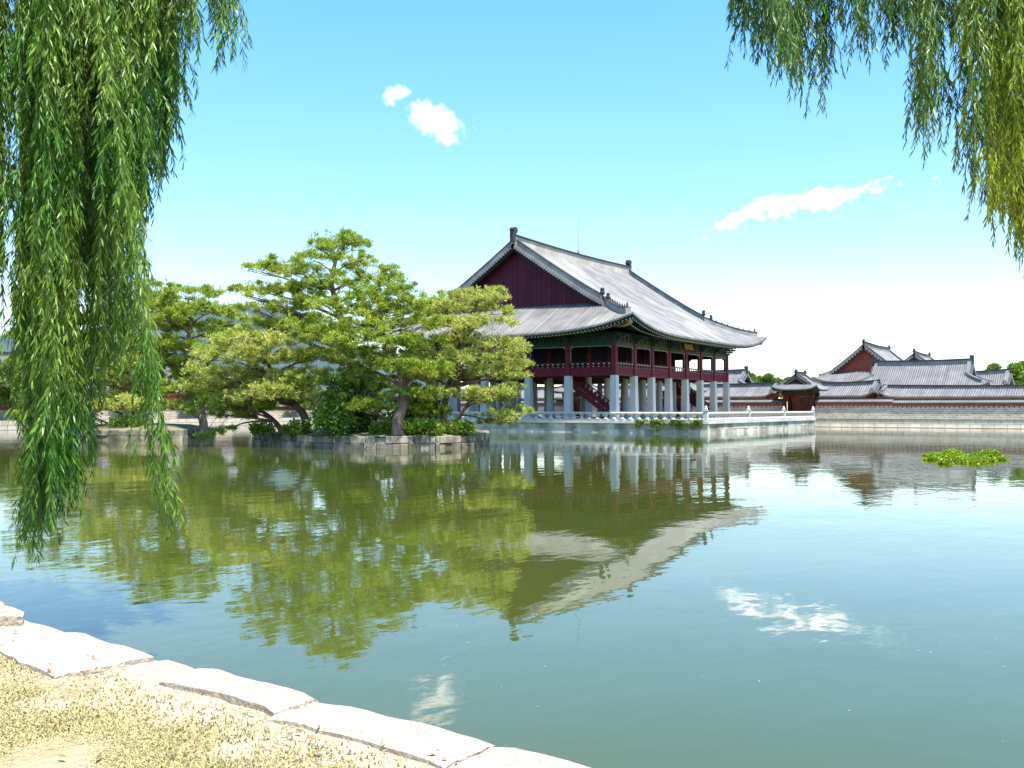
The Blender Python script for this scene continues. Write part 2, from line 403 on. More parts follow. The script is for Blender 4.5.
# sheet out to the horizon on the other sides
X0 = -104; ZG = BANK_Z-0.03
g.add([(-BIG, -BIG, ZG), (BIG, -BIG, ZG), (BIG, POND_S-0.4, ZG), (-BIG, POND_S-0.4, ZG)], [(0, 1, 2, 3)])
g.add([(-BIG, POND_N+0.4, ZG), (BIG, POND_N+0.4, ZG), (BIG, BIG, ZG), (-BIG, BIG, ZG)], [(0, 1, 2, 3)])
g.add([(POND_E+0.5, POND_S-0.4, ZG), (BIG, POND_S-0.4, ZG), (BIG, POND_N+0.4, ZG), (POND_E+0.5, POND_N+0.4, ZG)], [(0, 1, 2, 3)])
g.add([(-BIG, POND_S-0.4, ZG), (X0, POND_S-0.4, ZG), (X0, POND_N+0.4, ZG), (-BIG, POND_N+0.4, ZG)], [(0, 1, 2, 3)])
tag(g.build('ground', 'far_ground'), kind='structure')

# near bank surface: finer, gently uneven sheet over the ground
rng = np.random.default_rng(5)


def hnoise(x, y):
    return (math.sin(x*2.1+1.3*math.sin(y*1.7))*0.5+math.sin(y*2.7+x*0.8+2.0)*0.35+math.sin(x*5.3-y*4.1)*0.2)


def edge_x(y):
    for i in range(len(bank_line)-1):
        a, b = bank_line[i], bank_line[i+1]
        if a.y <= y <= b.y: return a.x+(b.x-a.x)*(y-a.y)/max(b.y-a.y, 1e-6)
    return bank_line[0].x


g = MB(); ny, nx = 120, 80
vs = []
for j in range(ny+1):
    y = -55+j*30/ny
    ex = edge_x(y)-0.30
    for i in range(nx+1):
        k = i/nx; x = ex-9.5*k*k-1.5*k
        z = BANK_Z-0.015-0.05*math.exp(-((ex-x)/0.25)**2)+0.02*hnoise(x*1.5, y*1.5)
        vs.append((x, y, z))
fs = [(j*(nx+1)+i, (j+1)*(nx+1)+i, (j+1)*(nx+1)+i+1, j*(nx+1)+i+1) for j in range(ny) for i in range(nx)]
g.add(vs, fs)
tag(g.build('near_bank_ground', 'bank_earth', smooth=True), kind='structure')

# hills beyond the palace
h = MB(); vs = []; NA = 60
for j, (rr, hh) in enumerate(((1300, 0.0), (1600, 0.55), (1950, 1.0), (2400, 0.8), (3000, 0.0))):
    for i in range(NA+1):
        az = R(-30+i*95/NA); deg = -30+i*95/NA
        amp = 150*math.exp(-((deg-41)/9.0)**2)+95*math.exp(-((deg-18)/12.0)**2)+50+12*math.sin(deg*0.9)+7*math.sin(deg*2.3+1)
        amp *= max(0.0, min(1.0, (62-deg)/10.0))
        vs.append((CAM.x+rr*math.sin(az), CAM.y+rr*math.cos(az), hh*amp+(0 if hh else -2)))
h.add(vs, [(j*(NA+1)+i, j*(NA+1)+i+1, (j+1)*(NA+1)+i+1, (j+1)*(NA+1)+i) for j in range(4) for i in range(NA)])
tag(h.build('hills', 'hill', smooth=True), kind='structure')

# ------------------------------------------------------------------ near bank: edging stones and grass
rnd = random.Random(11)


def edging(name, px_pts, width, lift, height, label, jag=0.03, tint=0.5):
    """a roughly dressed slab: outer edge through px_pts on the bank plane, inner edge `width` behind it"""
    pts = [on_z(x, y, BANK_Z+lift) for x, y in px_pts]
    a, b = pts[0], pts[-1]
    d = (b-a); L = d.length; d.normalize(); nrm = Vector((-d.y, d.x, 0))
    if nrm.x > 0: nrm = -nrm
    o = a.copy(); o.z = 0
    nseg = max(5, int(L/0.12)); nw = 7
    mb = MB(); top = []
    for i in range(nseg+1):
        t = i/nseg
        off = 0
        # outer edge follows intermediate pixel points
        acc = t*L
        for k in range(len(pts)-1):
            sa = (pts[k]-a).dot(d); sb = (pts[k+1]-a).dot(d)
            if sa-1e-6 <= acc <= sb+1e-6:
                q = pts[k].lerp(pts[k+1], (acc-sa)/max(sb-sa, 1e-6)); off = (q-a).dot(nrm); break
        off += rnd.uniform(-jag, jag)*0.5
        wi = width+rnd.uniform(-jag, jag)*1.2+0.03*math.sin(t*3+width*9)
        for j in range(nw+1):
            s = j/nw
            p = a+d*(acc)+nrm*(off+(wi-off)*s)
            if i in (0, nseg): p += d*rnd.uniform(-jag, jag)*0.5
            z = BANK_Z+lift-0.016*(abs(2*s-1)**10)-0.014*(abs(2*t-1)**14)+rnd.uniform(-0.006, 0.006)+0.008*hnoise(p.x*4, p.y*4)
            top.append(Vector((p.x, p.y, z)))
    nn = nw+1; V = list(top); F = []
    for i in range(nseg):
        for j in range(nw): F.append((i*nn+j, i*nn+j+1, (i+1)*nn+j+1, (i+1)*nn+j))
    ring = [i*nn for i in range(nseg+1)]+[nseg*nn+j for j in range(1, nn)]+[i*nn+nw for i in range(nseg-1, -1, -1)]+[j for j in range(nw-1, 0, -1)]
    base = len(V)
    for r_ in ring:
        p = top[r_]; V.append(Vector((p.x, p.y, BANK_Z+lift-height)))
    m_ = len(ring)
    for i in range(m_): F.append((ring[i], base+i, base+(i+1) % m_, ring[(i+1) % m_]))
    F.append(tuple(base+i for i in range(m_)))
    c = sum(top, Vector())/len(top); c.z = BANK_Z
    mb.add([p-c for p in V], F, tint)
    o = mb.build(name, 'edge_granite', smooth=False); o.location = c
    return tag(o, label, 'edging stone', 'granite slabs edging the near bank')


edging('edging_stone', [(-45, 583), (0, 599), (26, 612)], 0.75, 0.09, 0.9, 'rough raised boulder of granite at the left end of the bank edge', 0.05, 0.2)
edging('edging_stone', [(-40, 604), (28, 618), (70, 631)], 0.60, 0.0, 0.9, 'flat pale slab half buried in sand beside the raised boulder', 0.012, 0.6)
edging('edging_stone', [(76, 629.5), (154, 653.5)], 0.60, 0.03, 1.0, 'squared pale slab standing proud of the sand behind a tuft of dry grass', 0.012, 0.65)
edging('edging_stone', [(161, 656), (201, 668)], 0.42, -0.02, 1.0, 'short sunken broken slab between two raised slabs of the bank edge', 0.03, 0.4)
edging('edging_stone', [(206, 664.5), (319, 694.5)], 0.31, 0.035, 1.0, 'long narrow slab with dead leaves caught along its inner side', 0.012, 0.5)
edging('edging_stone', [(321, 696.5), (495, 740)], 0.37, 0.02, 1.0, 'longest plain slab of the bank edge with a dark joint at its lower end', 0.012, 0.62)
edging('edging_stone', [(498, 740.5), (607, 767.5), (700, 790)], 0.38, 0.02, 1.0, 'last slab of the bank edge running out of the bottom of the photo', 0.012, 0.55)

# dry grass: blades, thin on the sandy strip by the stones, thicker away from them
rg = np.random.default_rng(3)


def grass_patch():
    P = []
    while len(P) < 150000:
        x = rg.uniform(-97.2, -93); y = rg.uniform(-49.2, -41.5)
        if abs((Vector((x, y, 1))-CAM).dot(RGT)) > .6*(Vector((x, y, 1))-CAM).dot(FWD)+.1: continue
        ex = edge_x(y)
        dist = ex-x
        if dist < 0.42: continue
        dens = min(1.0, max(0.0, (dist-0.48)/0.9))
        nn_ = 0.5+0.5*hnoise(x*1.1+4, y*1.1)+0.35*hnoise(x*3.7, y*3.1+1)
        pr = dens*0.9*max(0.0, min(1, nn_*1.15+0.12))+0.03
        v = Vector((x, y, 1))-CAM
        if v.dot(FWD) < 1.2: continue
        if rg.random() > pr: continue
        P.append((x, y))
    P = np.array(P); n = len(P)
    # bare tuft spots between the slabs
    tufts = [(45, 652), (52, 640), (120, 662), (140, 668), (210, 682), (225, 686), (262, 700), (290, 704), (60, 688), (25, 692)]
    extra = []
    for (px, py) in tufts:
        c = on_z(px, py, 1.0)
        extra.append(np.column_stack([rg.normal(c.x, 0.10, 160), rg.normal(c.y, 0.12, 160)]))
    P = np.vstack([P]+extra); P = P[[edge_x(y)-x > .38 for x, y in P]]; n = len(P)
    az = rg.uniform(0, 2*np.pi, n); ln = rg.uniform(0.012, 0.034, n); lean = rg.uniform(0.4, 1.7, n); wd = rg.uniform(0.003, 0.006, n)
    base = np.column_stack([P, np.full(n, BANK_Z-0.02)])
    dx = np.cos(az); dy = np.sin(az)
    mid = base+np.column_stack([dx*ln*0.45*lean*0.5, dy*ln*0.45*lean*0.5, ln*0.6])
    tip = base+np.column_stack([dx*ln*lean, dy*ln*lean, ln*np.maximum(0.2, 1.05-0.5*lean)])
    s = np.column_stack([-dy*wd, dx*wd, np.zeros(n)])
    V = np.stack([base-s, base+s, mid+s*0.7, mid-s*0.7, tip], 1).reshape(-1, 3)
    o = np.arange(n)[:, None]*5
    F = np.vstack([o+np.array([[0, 1, 2]]), o+np.array([[0, 2, 3]]), o+np.array([[3, 2, 4]])])
    t = np.tile(rg.random(n), 3)
    ob = mesh_np('dry_grass', V, F, t, 'dry_grass')
    tag(ob, 'short dry yellow grass thinning out towards the stone edge', 'grass', kind='stuff')


grass_patch()


def litter():
    n = 900
    P = []
    while len(P) < n:
        x = rg.uniform(-98, -92.8); y = rg.uniform(-49, -40); d = edge_x(y)-x
        if d < 0.3: continue
        if rg.random() > (0.9 if d < 0.6 else 0.25): continue
        P.append((x, y, BANK_Z+0.012+0.02*hnoise(x*1.5, y*1.5)))
    P = np.array(P); a = rg.uniform(0, 6.28, n); l = rg.uniform(0.012, 0.035, n); w_ = l*rg.uniform(0.15, 0.45, n)
    d = np.column_stack([np.cos(a)*l, np.sin(a)*l, rg.uniform(-0.3, 0.5, n)*l]); s = np.column_stack([-np.sin(a)*w_, np.cos(a)*w_, rg.uniform(-.3, .3, n)*w_])
    V = np.stack([P-d, P+s, P+d, P-s], 1).reshape(-1, 3); F = (np.arange(n)[:, None]*4+np.array([[0, 1, 2, 3]]))
    tag(mesh_np('dead_leaves', V, F, rg.random(n), 'dead_leaf'), 'scattered brown dead leaves and twigs on the sandy bank', 'leaf litter', kind='stuff')


litter()

# ------------------------------------------------------------------ Korean tiled roofs


class Roof:
    """hip-and-gable roof; ridge along local X, eave rectangle L x W, eave height z0 (middle)"""

    def __init__(s, L, W, z0, H, dv, dg, lift, a=0.85, liftlen=18.0, pitch=0.34, tile_h=0.13, gable_only=False):
        s.L, s.W, s.z0, s.H, s.dv, s.dg, s.lift, s.a, s.S, s.pitch, s.th = L, W, z0, H, dv, dg, lift, a, liftlen, pitch, tile_h
        s.go = gable_only

    def zp(s, d):
        t = d/(s.W/2); return s.H*(s.a*t+(1-s.a)*t*t)

    def lf(s, q, length):
        q = min(q, length-q); q = max(0.0, min(q, s.S))
        return s.lift*(1-q/s.S)**3.5

    def sag(s, u):  # ridge sags in the middle
        return s.rs*(2*u/s.L)**2 if hasattr(s, 'rs') else 0.0

    def pt(s, side, q, d, dz=0.0):
        length = s.L if side in 'SN' else s.W
        z = s.z0+s.zp(d)+s.lf(q, length)*max(0.0, 1-d/(s.dg*1.25))+dz
        if side == 'S': x, y = -s.L/2+q, -s.W/2+d
        elif side == 'N': x, y = s.L/2-q, s.W/2-d
        elif side == 'W': x, y = -s.L/2+d, s.W/2-q
        else: x, y = s.L/2-d, -s.W/2+q
        if side in 'SN': z += s.sag(x)*max(0, d/(s.W/2)-0.2)
        return Vector((x, y, z))

    def slope(s, mb, side, q0, q1, dtop, dbot=0.0, nd=14):
        n = max(1, int(round((q1-q0)/s.pitch))); p = (q1-q0)/n
        prof = ((0.0, 0), (0.42, 0), (0.50, 0.7), (0.70, 1.0), (0.90, 0.7))
        cols = []
        for i in range(n):
            for ph, hh in prof: cols.append((q0+(i+ph)*p, hh*s.th))
        cols.append((q1, 0))
        V = []; F = []; T = []
        row = nd+2
        tr = random.Random(int(q0*10)+ord(side))
        for (q, hh) in cols:
            dt = dtop(q)
            e = s.pt(side, q, dbot, -0.13); V.append(e)
            for k in range(nd+1):
                d = dbot+(dt-dbot)*k/nd; V.append(s.pt(side, q, d, hh if k else hh))
        o = len(mb.v); mb.v += [tuple(v) for v in V]
        for c in range(len(cols)-1):
            tv = tr.random() if c % 5 == 0 else tv
            for k in range(row-1):
                a = o+c*row+k; mb.f.append((a, a+row, a+row+1, a+1)); mb.t.append(0.22*tv if c % 5 < 1 else 0.62+0.38*tv)  # valley faces toned darker: shade between the tile ribs put into colour

    def tiles(s):
        mb = MB(); half = s.W/2
        for side in 'SN':
            if s.go:
                s.slope(mb, side, 0, s.L, lambda q: half)
            else:
                s.slope(mb, side, 0, s.dv, lambda q: max(q, 0.02), nd=8)
                s.slope(mb, side, s.dv, s.L-s.dv, lambda q: half)
                s.slope(mb, side, s.L-s.dv, s.L, lambda q: max(s.L-q, 0.02), nd=8)
        if not s.go:
            for side in 'WE':
                s.slope(mb, side, 0, s.W, lambda q: max(0.02, min(q, s.W-q, s.dg+0.05)), nd=8)
        return mb

    def soffit(s, ov, rise, thick=0.3):
        mb = MB()
        sides = (('S', s.L), ('N', s.L)) + ((('W', s.W), ('E', s.W)) if not s.go else ())
        for side, ln in sides:
            n = max(8, int(ln/1.0)); V = []
            for i in range(n+1):
                q = ln*i/n
                lo = 0.12
                hi = ov+0.4
                if not s.go: hi = max(0.12, min(ov+0.4, q, ln-q)); lo = min(lo, hi)
                for k in range(4):
                    d = lo+(hi-lo)*k/3
                    p = s.pt(side, q, d); p.z = s.z0+s.lf(q, ln)*max(0, 1-d/(s.dg*1.25))-thick+rise*d/ov
                    V.append(p)
                p = s.pt(side, q, lo, -0.1); V.append(p)
            F = []
            for i in range(n):
                for k in range(3): F.append((i*5+k, i*5+k+1, i*5+5+k+1, i*5+5+k))
                F.append((i*5, i*5+5, i*5+9, i*5+4))
            mb.add(V, F)
        return mb

    def ridge_pts(s, n=14):
        x1 = s.L/2-(s.dv if not s.go else 0.0)
        return [Vector((-x1+2*x1*i/n, 0, s.z0+s.H+s.sag(-x1+2*x1*i/n)*0.8)) for i in range(n+1)]

    def verge_pts(s, side, end, off, d1, n=10):
        q = (s.dv if not s.go else 0)+off
        ln = s.L
        if (side == 'S') == (end == 'E'): q = ln-q
        return [s.pt(side, q, s.W/2+(d1-s.W/2)*i/n) for i in range(n+1)]

    def hip_pts(s, side, end, d0, d1, n=8):
        out = []
        for i in range(n+1):
            d = d0+(d1-d0)*i/n
            q = d if (side == 'S') == (end == 'W') else s.L-d
            out.append(s.pt(side, q, d))
        return out


def build_roof(parent, rf, ov, rise, tile='tile', ridge_h=1.0, ridge_w=0.7, cap=True, gable_mat='gable_red', plaster='plaster', hip_mat='grey_plaster',
               soffit='teal', detail=1, figures=0, ornament=1.3, under=0.0, verge_h=0.75):
    """the roof part (tiles) and everything fixed to it as sub-parts"""
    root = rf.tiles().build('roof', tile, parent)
    rf.soffit(ov, rise).build('soffit', soffit, root)
    rp = rf.ridge_pts()
    MB().sweep(rp, ridge_w, -0.4, ridge_h).build('ridge', plaster, root)
    MB().sweep([p+Vector((0, 0, ridge_h)) for p in rp], ridge_w+0.28, 0.0, 0.2).build('ridge_cap', 'dark_tile', root)
    for sx, p in ((-1, rp[0]), (1, rp[-1])):
        ornament_mesh(p+Vector((sx*0.05, 0, ridge_h-0.25)), sx, ornament).build('ridge_ornament', 'dark_tile', root)
    ends = 'WE'
    for end in ends:
        for side in 'SN':
            vp = rf.verge_pts(side, end, 0.35, rf.dg if not rf.go else 0.3)
            MB().sweep(vp, ridge_w*0.72, -0.2, verge_h).build('verge_ridge', hip_mat, root)
            MB().sweep([p+Vector((0, 0, verge_h)) for p in vp], ridge_w*0.9, 0, 0.1).build('verge_cap', 'dark_tile' if detail else tile, root)
            if not rf.go:
                hp = rf.hip_pts(side, end, rf.dg*0.98, 1.1)
                MB().sweep(hp, ridge_w*0.72, -0.25, verge_h*0.85).build('hip_ridge', hip_mat, root)
                MB().sweep([p+Vector((0, 0, verge_h*0.85)) for p in hp], ridge_w*0.9, 0, 0.09).build('hip_cap', 'dark_tile' if detail else tile, root)
                if detail:
                    e = vp[-1]; animal_mesh(e+Vector((0, 0, verge_h+0.08)), 0.75).build('roof_figure', 'dark_tile', root)
                    d = hp[0]-hp[-1]
                    e = hp[-1]+d*0.86; animal_mesh(e+Vector((0, 0, verge_h*0.85)), 0.62).build('roof_figure', 'dark_tile', root)
                    for k in range(figures):
                        t = 0.76-0.72*k/max(1, figures-1)
                        i0 = t*(len(hp)-1); j = len(hp)-1-i0; a = int(math.floor(j)); a = min(a, len(hp)-2)
                        q = hp[a].lerp(hp[a+1], j-a)
                        statuette(q+Vector((0, 0, verge_h*0.85+0.06)), 0.34 if k < figures-1 else 0.5).build('roof_figure', 'dark_tile', root)
        # verge boards with the row of tile ends
        tb = MB(); bb = MB()
        for side in 'SN':
            vp = rf.verge_pts(side, end, 0.0, rf.dg*0.9 if not rf.go else 0.2, n=int(rf.W/2/0.5) if detail else 12)
            sx = -1 if end == 'W' else 1
            for p in vp: tb.box(p.x-0.16+sx*0.16, p.x+0.16+sx*0.16, p.y-0.13, p.y+0.13, p.z-0.36, p.z+0.06, 1.0)
            for a, b in zip(vp[:-1], vp[1:]):
                bb.sweep([a+Vector((-sx*0.05, 0, 0)), b+Vector((-sx*0.05, 0, 0))], 0.16, -0.75, -0.2)
        tb.build('verge_tile', tile, root); bb.build('bargeboard', 'ceiling' if detail else 'wood_dark', root)
        # gable wall
        dgw = rf.dg if not rf.go else 0.5
        x = (-1 if end == 'W' else 1)*(rf.L/2-dgw-0.15)
        d0 = rf.dg if not rf.go else ov
        nn = 12; pts = []
        for i in range(nn+1):
            d = d0+(rf.W/2-d0)*i/nn; p = rf.pt('S', dgw+1, d, -0.35); pts.append((x, -rf.W/2+d, p.z))
        lowz = rf.z0+rf.zp(d0)-0.5-under
        gm = MB()
        # vertical boards, each with its own tone and a small step
        bw = 0.34; y = pts[0][1]
        ymax = -y
        tr = random.Random(4)
        k = 0
        while y < ymax-0.01:
            y2 = min(y+bw, ymax)
            def top(yy):
                yy = -abs(yy); d = yy+rf.W/2
                return rf.pt('S', dgw+1, min(d, rf.W/2), -0.35).z
            o = 0.03 if k % 2 else 0.0
            xo = x+(-o if end == 'W' else o); xi = x+(0.2 if end == 'W' else -0.2)
            gm.add([(xo, y, lowz), (xo, y2, lowz), (xo, y2, top(y2)), (xo, y, top(y)), (xi, y, lowz), (xi, y2, lowz), (xi, y2, top(y2)), (xi, y, top(y))],
                   [(0, 1, 2, 3), (7, 6, 5, 4), (0, 3, 7, 4), (1, 5, 6, 2), (3, 2, 6, 7)], tr.random())
            y = y2; k += 1
        gm.build('gable_wall', gable_mat, root)
    return root


def ornament_mesh(p, sx, h):
    """hooked ridge-end ornament: a tall block with a curled beak"""
    mb = MB(); w_ = 0.42*h
    out = [(0.05, -.3), (0.5, -.3), (0.52, 0.45), (0.78, 0.66), (0.76, 0.95), (0.52, 1.08), (0.10, 1.02), (-0.06, 0.84), (0.08, 0.66), (0.05, 0.4)]
    V = []
    for yy in (-w_/2, w_/2):
        for (a, b) in out: V.append((p.x+sx*(a-0.35)*h*-1, p.y+yy, p.z+b*h))
    n = len(out)
    F = [tuple(range(n)), tuple(range(2*n-1, n-1, -1))]+[(i, (i+1) % n, n+(i+1) % n, n+i) for i in range(n)]
    return mb.add(V, F)


def animal_mesh(p, h):
    mb = MB()
    mb.lathe(p, [(0.36*h, 0), (0.42*h, 0.25*h), (0.30*h, 0.55*h), (0.36*h, 0.75*h), (0.26*h, 0.98*h), (0.05*h, 1.05*h)], 8)
    mb.box(p.x-0.5*h, p.x-0.2*h, p.y-0.14*h, p.y+0.14*h, p.z+0.58*h, p.z+0.82*h)
    return mb


def statuette(p, h):
    return MB().lathe(p, [(0.24*h, 0), (0.27*h, 0.3*h), (0.17*h, 0.6*h), (0.2*h, 0.78*h), (0.12*h, 1.0*h), (0.03*h, 1.12*h)], 7)


# ------------------------------------------------------------------ the great pavilion
PZ = 1.33          # platform deck
SBX = [0, 4.85, 9.60, 14.6, 19.8, 24.8, 29.55, 34.4]
WBY = [0, 5.84, 11.17, 17.33, 22.66, 28.5]
pav = empty('pavilion', (17.2, 14.25, PZ), 0, 'great two-storey pavilion with grey tiled roof, dark red gable and open hall on stone pillars', 'pavilion')
OX, OY, OZ = 17.2, 14.25, PZ


def L_(x, y, z): return (x-OX, y-OY, z-OZ)


for i, x in enumerate(SBX):
    for j, y in enumerate(WBY):
        outer = i in (0, 7) or j in (0, 5)
        mb = MB(); X, Y, _ = L_(x, y, 0)
        if outer:
            mb.box(X-0.54, X+0.54, Y-0.54, Y+0.54, 0, 0.14)
            mb.box(X-0.43, X+0.43, Y-0.43, Y+0.43, 0.14, 6.30-PZ, taper=0.085)
            mb.build('stone_pillar', 'grey_granite', pav)
        else:
            mb.lathe((X, Y, 0), [(0.58, 0), (0.58, 0.12), (0.45, 0.14), (0.40, 2.5), (0.36, 6.30-PZ)], 14)
            mb.build('stone_pillar', 'grey_granite', pav)
# floor slab and ring beams
mb = MB(); mb.box(*[c for pr in ((L_(0.06, 0, 0)[0], L_(34.34, 0, 0)[0]), (L_(0, 0.06, 0)[1], L_(0, 28.44, 0)[1]), (6.45-OZ, 6.75-OZ)) for c in pr])
mb.build('upper_floor', 'floor_wood', pav)
mb = MB()
for y in WBY: mb.box(L_(-0.2, 0, 0)[0], L_(34.6, 0, 0)[0], y-OY-0.18, y-OY+0.18, 6.28-OZ, 6.46-OZ)
for x in SBX: mb.box(x-OX-0.18, x-OX+0.18, L_(0, -0.2, 0)[1], L_(0, 28.7, 0)[1], 6.285-OZ, 6.455-OZ)
mb.build('floor_beam', 'wood_dark', pav)
# upper columns
for i, x in enumerate(SBX):
    for j, y in enumerate(WBY):
        X, Y, _ = L_(x, y, 0)
        if i in (0, 7) or j in (0, 5):
            MB().box(X-0.27, X+0.27, Y-0.27, Y+0.27, 6.30-OZ, 10.0-OZ).build('upper_column', 'column_red', pav, bevel=0.02)
        else:
            MB().lathe((X, Y, 0), [(0.3, 6.75-OZ), (0.27, 11.5-OZ)], 12).build('upper_column', 'column_red', pav)
# folding lattice doors round the inner hall
for (xa, xb, ya, yb) in ((4.85, 29.55, 5.84, 5.84), (4.85, 29.55, 22.66, 22.66), (4.85, 4.85, 5.84, 22.66), (29.55, 29.55, 5.84, 22.66)):
    mb = MB(); mb.box(xa-OX-.04, xb-OX+.04, ya-OY-.04, yb-OY+.04, 6.76-OZ, 10.94-OZ)
    n_ = int((xb-xa+yb-ya)/0.62)
    for k in range(n_+1):
        t = k/n_; x, y = xa+(xb-xa)*t, ya+(yb-ya)*t
        mb.box(x-OX-.075, x-OX+.075, y-OY-.075, y-OY+.075, 6.765-OZ, 10.93-OZ)
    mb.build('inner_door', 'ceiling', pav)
# ceiling over the hall
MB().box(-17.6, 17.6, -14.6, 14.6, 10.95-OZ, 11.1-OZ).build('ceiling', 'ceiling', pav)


def bays():
    for i in range(7):
        yield ('S', SBX[i], SBX[i+1]); yield ('N', SBX[i], SBX[i+1])
    for j in range(5):
        yield ('W', WBY[j], WBY[j+1]); yield ('E', WBY[j], WBY[j+1])


def bay_mtx(side):
    """bay-local (u along the wall, v outwards, z) to pavilion-local"""
    if side == 'S': return lambda u, v, z: Vector(L_(u, -v, z))
    if side == 'N': return lambda u, v, z: Vector(L_(u, 28.5+v, z))
    if side == 'W': return lambda u, v, z: Vector(L_(-v, u, z))
    return lambda u, v, z: Vector(L_(34.4+v, u, z))


def bbox(mb, f, u0, u1, v0, v1, z0, z1, tint=0.5):
    c = [f(u0, v0, z0), f(u1, v1, z1)]
    mb.box(min(c[0].x, c[1].x), max(c[0].x, c[1].x), min(c[0].y, c[1].y), max(c[0].y, c[1].y), min(c[0].z, c[1].z), max(c[0].z, c[1].z), tint)


rr = random.Random(8)
for side, a, b in bays():
    f = bay_mtx(side); u0, u1 = a+0.27, b-0.27
    # railing: apron of upright boards, cup supports and handrail
    mb = MB()
    bbox(mb, f, u0, u1, -0.05, 0.20, 6.32, 6.52)
    nbd = int((u1-u0)/0.23)
    for k in range(nbd):
        p0 = u0+(u1-u0)*k/nbd; p1 = u0+(u1-u0)*(k+1)/nbd
        bbox(mb, f, p0+0.012, p1-0.012, -0.02, 0.13+0.02*(k % 2), 6.52, 7.14, rr.random())
    bbox(mb, f, u0, u1, -0.04, 0.19, 7.14, 7.24)
    rail = mb.build('railing', 'rail_red', pav)
    mb = MB(); bbox(mb, f, u0, u1, 0.0, 0.15, 7.66, 7.78); bbox(mb, f, u0, u1, 0.03, 0.12, 7.40, 7.46)
    mb.build('handrail', 'rail_red', rail)
    mb = MB(); nc = max(4, int((u1-u0)/0.62))
    mc = MB()
    for k in range(nc):
        u = u0+(u1-u0)*(k+0.5)/nc
        bbox(mb, f, u-0.035, u+0.035, 0.04, 0.11, 7.24, 7.56)
        bbox(mc, f, u-0.10, u+0.10, 0.03, 0.155, 7.56, 7.66)
        bbox(mc, f, u-0.07, u+0.07, 0.03, 0.145, 7.27, 7.33)
    tag(mb.build('rail_baluster', 'rail_red', rail), kind='stuff'); tag(mc.build('rail_cup', 'rafter_end', rail), kind='stuff')  # upright balusters and cup supports under the handrail, one mesh each
    # lintel, painted frieze and pale carved edging around the opening
    mb = MB(); bbox(mb, f, u0, u1, -0.16, 0.16, 9.62, 10.02); mb.build('lintel', 'teal' if side in 'WE' else 'olive', pav)
    mb = MB(); bbox(mb, f, a, b, -0.12, 0.10, 10.02, 11.05)
    for k in range(4):
        u = a+(b-a)*(k+1)/5
        bbox(mb, f, u-0.16, u+0.16, 0.10, 0.26, 10.1, 10.62)
    mb.build('frieze', 'teal' if side in 'WE' else 'olive', pav)
    mb = MB()
    bbox(mb, f, u0+0.01, u1-0.01, 0.02, 0.10, 9.53, 9.617); bbox(mb, f, u0+0.003, u0+0.085, 0.02, 0.10, 7.80, 9.53); bbox(mb, f, u1-0.085, u1-0.003, 0.02, 0.10, 7.80, 9.53)
    for k in range(3):  # stepped corners of the edging
        q = 0.30-0.09*k; bbox(mb, f, u0+0.09, u0+0.09+q, 0.03, 0.09, 9.53-0.07*(k+1), 9.53-0.07*k-0.003); bbox(mb, f, u1-0.09-q, u1-0.09, 0.03, 0.09, 9.53-0.07*(k+1), 9.53-0.07*k-0.003)
    mb.build('opening_edging', 'pale_green', pav)
# brackets on the outer columns
for i, x in enumerate(SBX):
    for side in 'SN':
        f = bay_mtx(side); mb = MB()
        for k, (out, z0, z1) in enumerate(((0.55, 10.0, 10.22), (0.95, 10.26, 10.5), (1.35, 10.54, 10.78))):
            bbox(mb, f, x-0.15, x+0.15, -0.2, out, z0, z1)
            bbox(mb, f, x-0.42-0.1*k, x+0.42+0.1*k, 0.105, 0.30+0.05*k, z0+0.02, z1-0.03)
        mb.build('bracket', 'teal', pav)
for j, y in enumerate(WBY[1:-1]):
    for side in 'WE':
        f = bay_mtx(side); mb = MB()
        for k, (out, z0, z1) in enumerate(((0.55, 10.0, 10.22), (0.95, 10.26, 10.5), (1.35, 10.54, 10.78))):
            bbox(mb, f, y-0.15, y+0.15, -0.2, out, z0, z1)
            bbox(mb, f, y-0.42-0.1*k, y+0.42+0.1*k, 0.105, 0.30+0.05*k, z0+0.02, z1-0.03)
        mb.build('bracket', 'teal', pav)

# roof
RF = Roof(43.2, 37.3, 10.85-OZ, 11.2, 6.0, 6.9, 1.75, 0.86, 18.0, 0.36, 0.15)
RF.rs = 0.55
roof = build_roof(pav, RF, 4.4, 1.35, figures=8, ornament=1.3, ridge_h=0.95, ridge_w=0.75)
# rafters under the eaves: round lower row and square flying row with pale painted ends
ra = MB(); re_ = MB()
for side, ln in (('S', 43.2), ('W', 37.3), ('N', 43.2), ('E', 37.3)):
    n_ = int(ln/0.46)
    for i in range(n_+1):
        q = 0.5+(ln-1.0)*i/n_
        qi = min(max(q, 4.4+0.2), ln-4.6)       # fan towards the corners
        def P(d, qq, dz):
            p = RF.pt(side, qq, d); p.z = RF.z0+RF.lf(qq, ln)*max(0, 1-d/(6.9*1.25))+dz+1.35*d/4.4; return p
        lo = P(0.30, q, -0.40); hi = P(4.6, qi, -0.46)
        ra.bar(lo, lo.lerp(hi, 0.5), 0.13, 0.15)
        e = (hi-lo).normalized(); re_.bar(lo-e*0.03, lo, 0.135, 0.155)
        lo2 = lo.lerp(hi, 0.28)+Vector((0, 0, -0.24)); hi2 = hi+Vector((0, 0, -0.2))
        ra.bar(lo2, hi2, 0.17, 0.17); re_.bar(lo2-e*0.03, lo2, 0.15, 0.15)
tag(ra.build('rafters', 'teal', roof), kind='stuff'); tag(re_.build('rafter_ends', 'rafter_end', roof), kind='stuff')
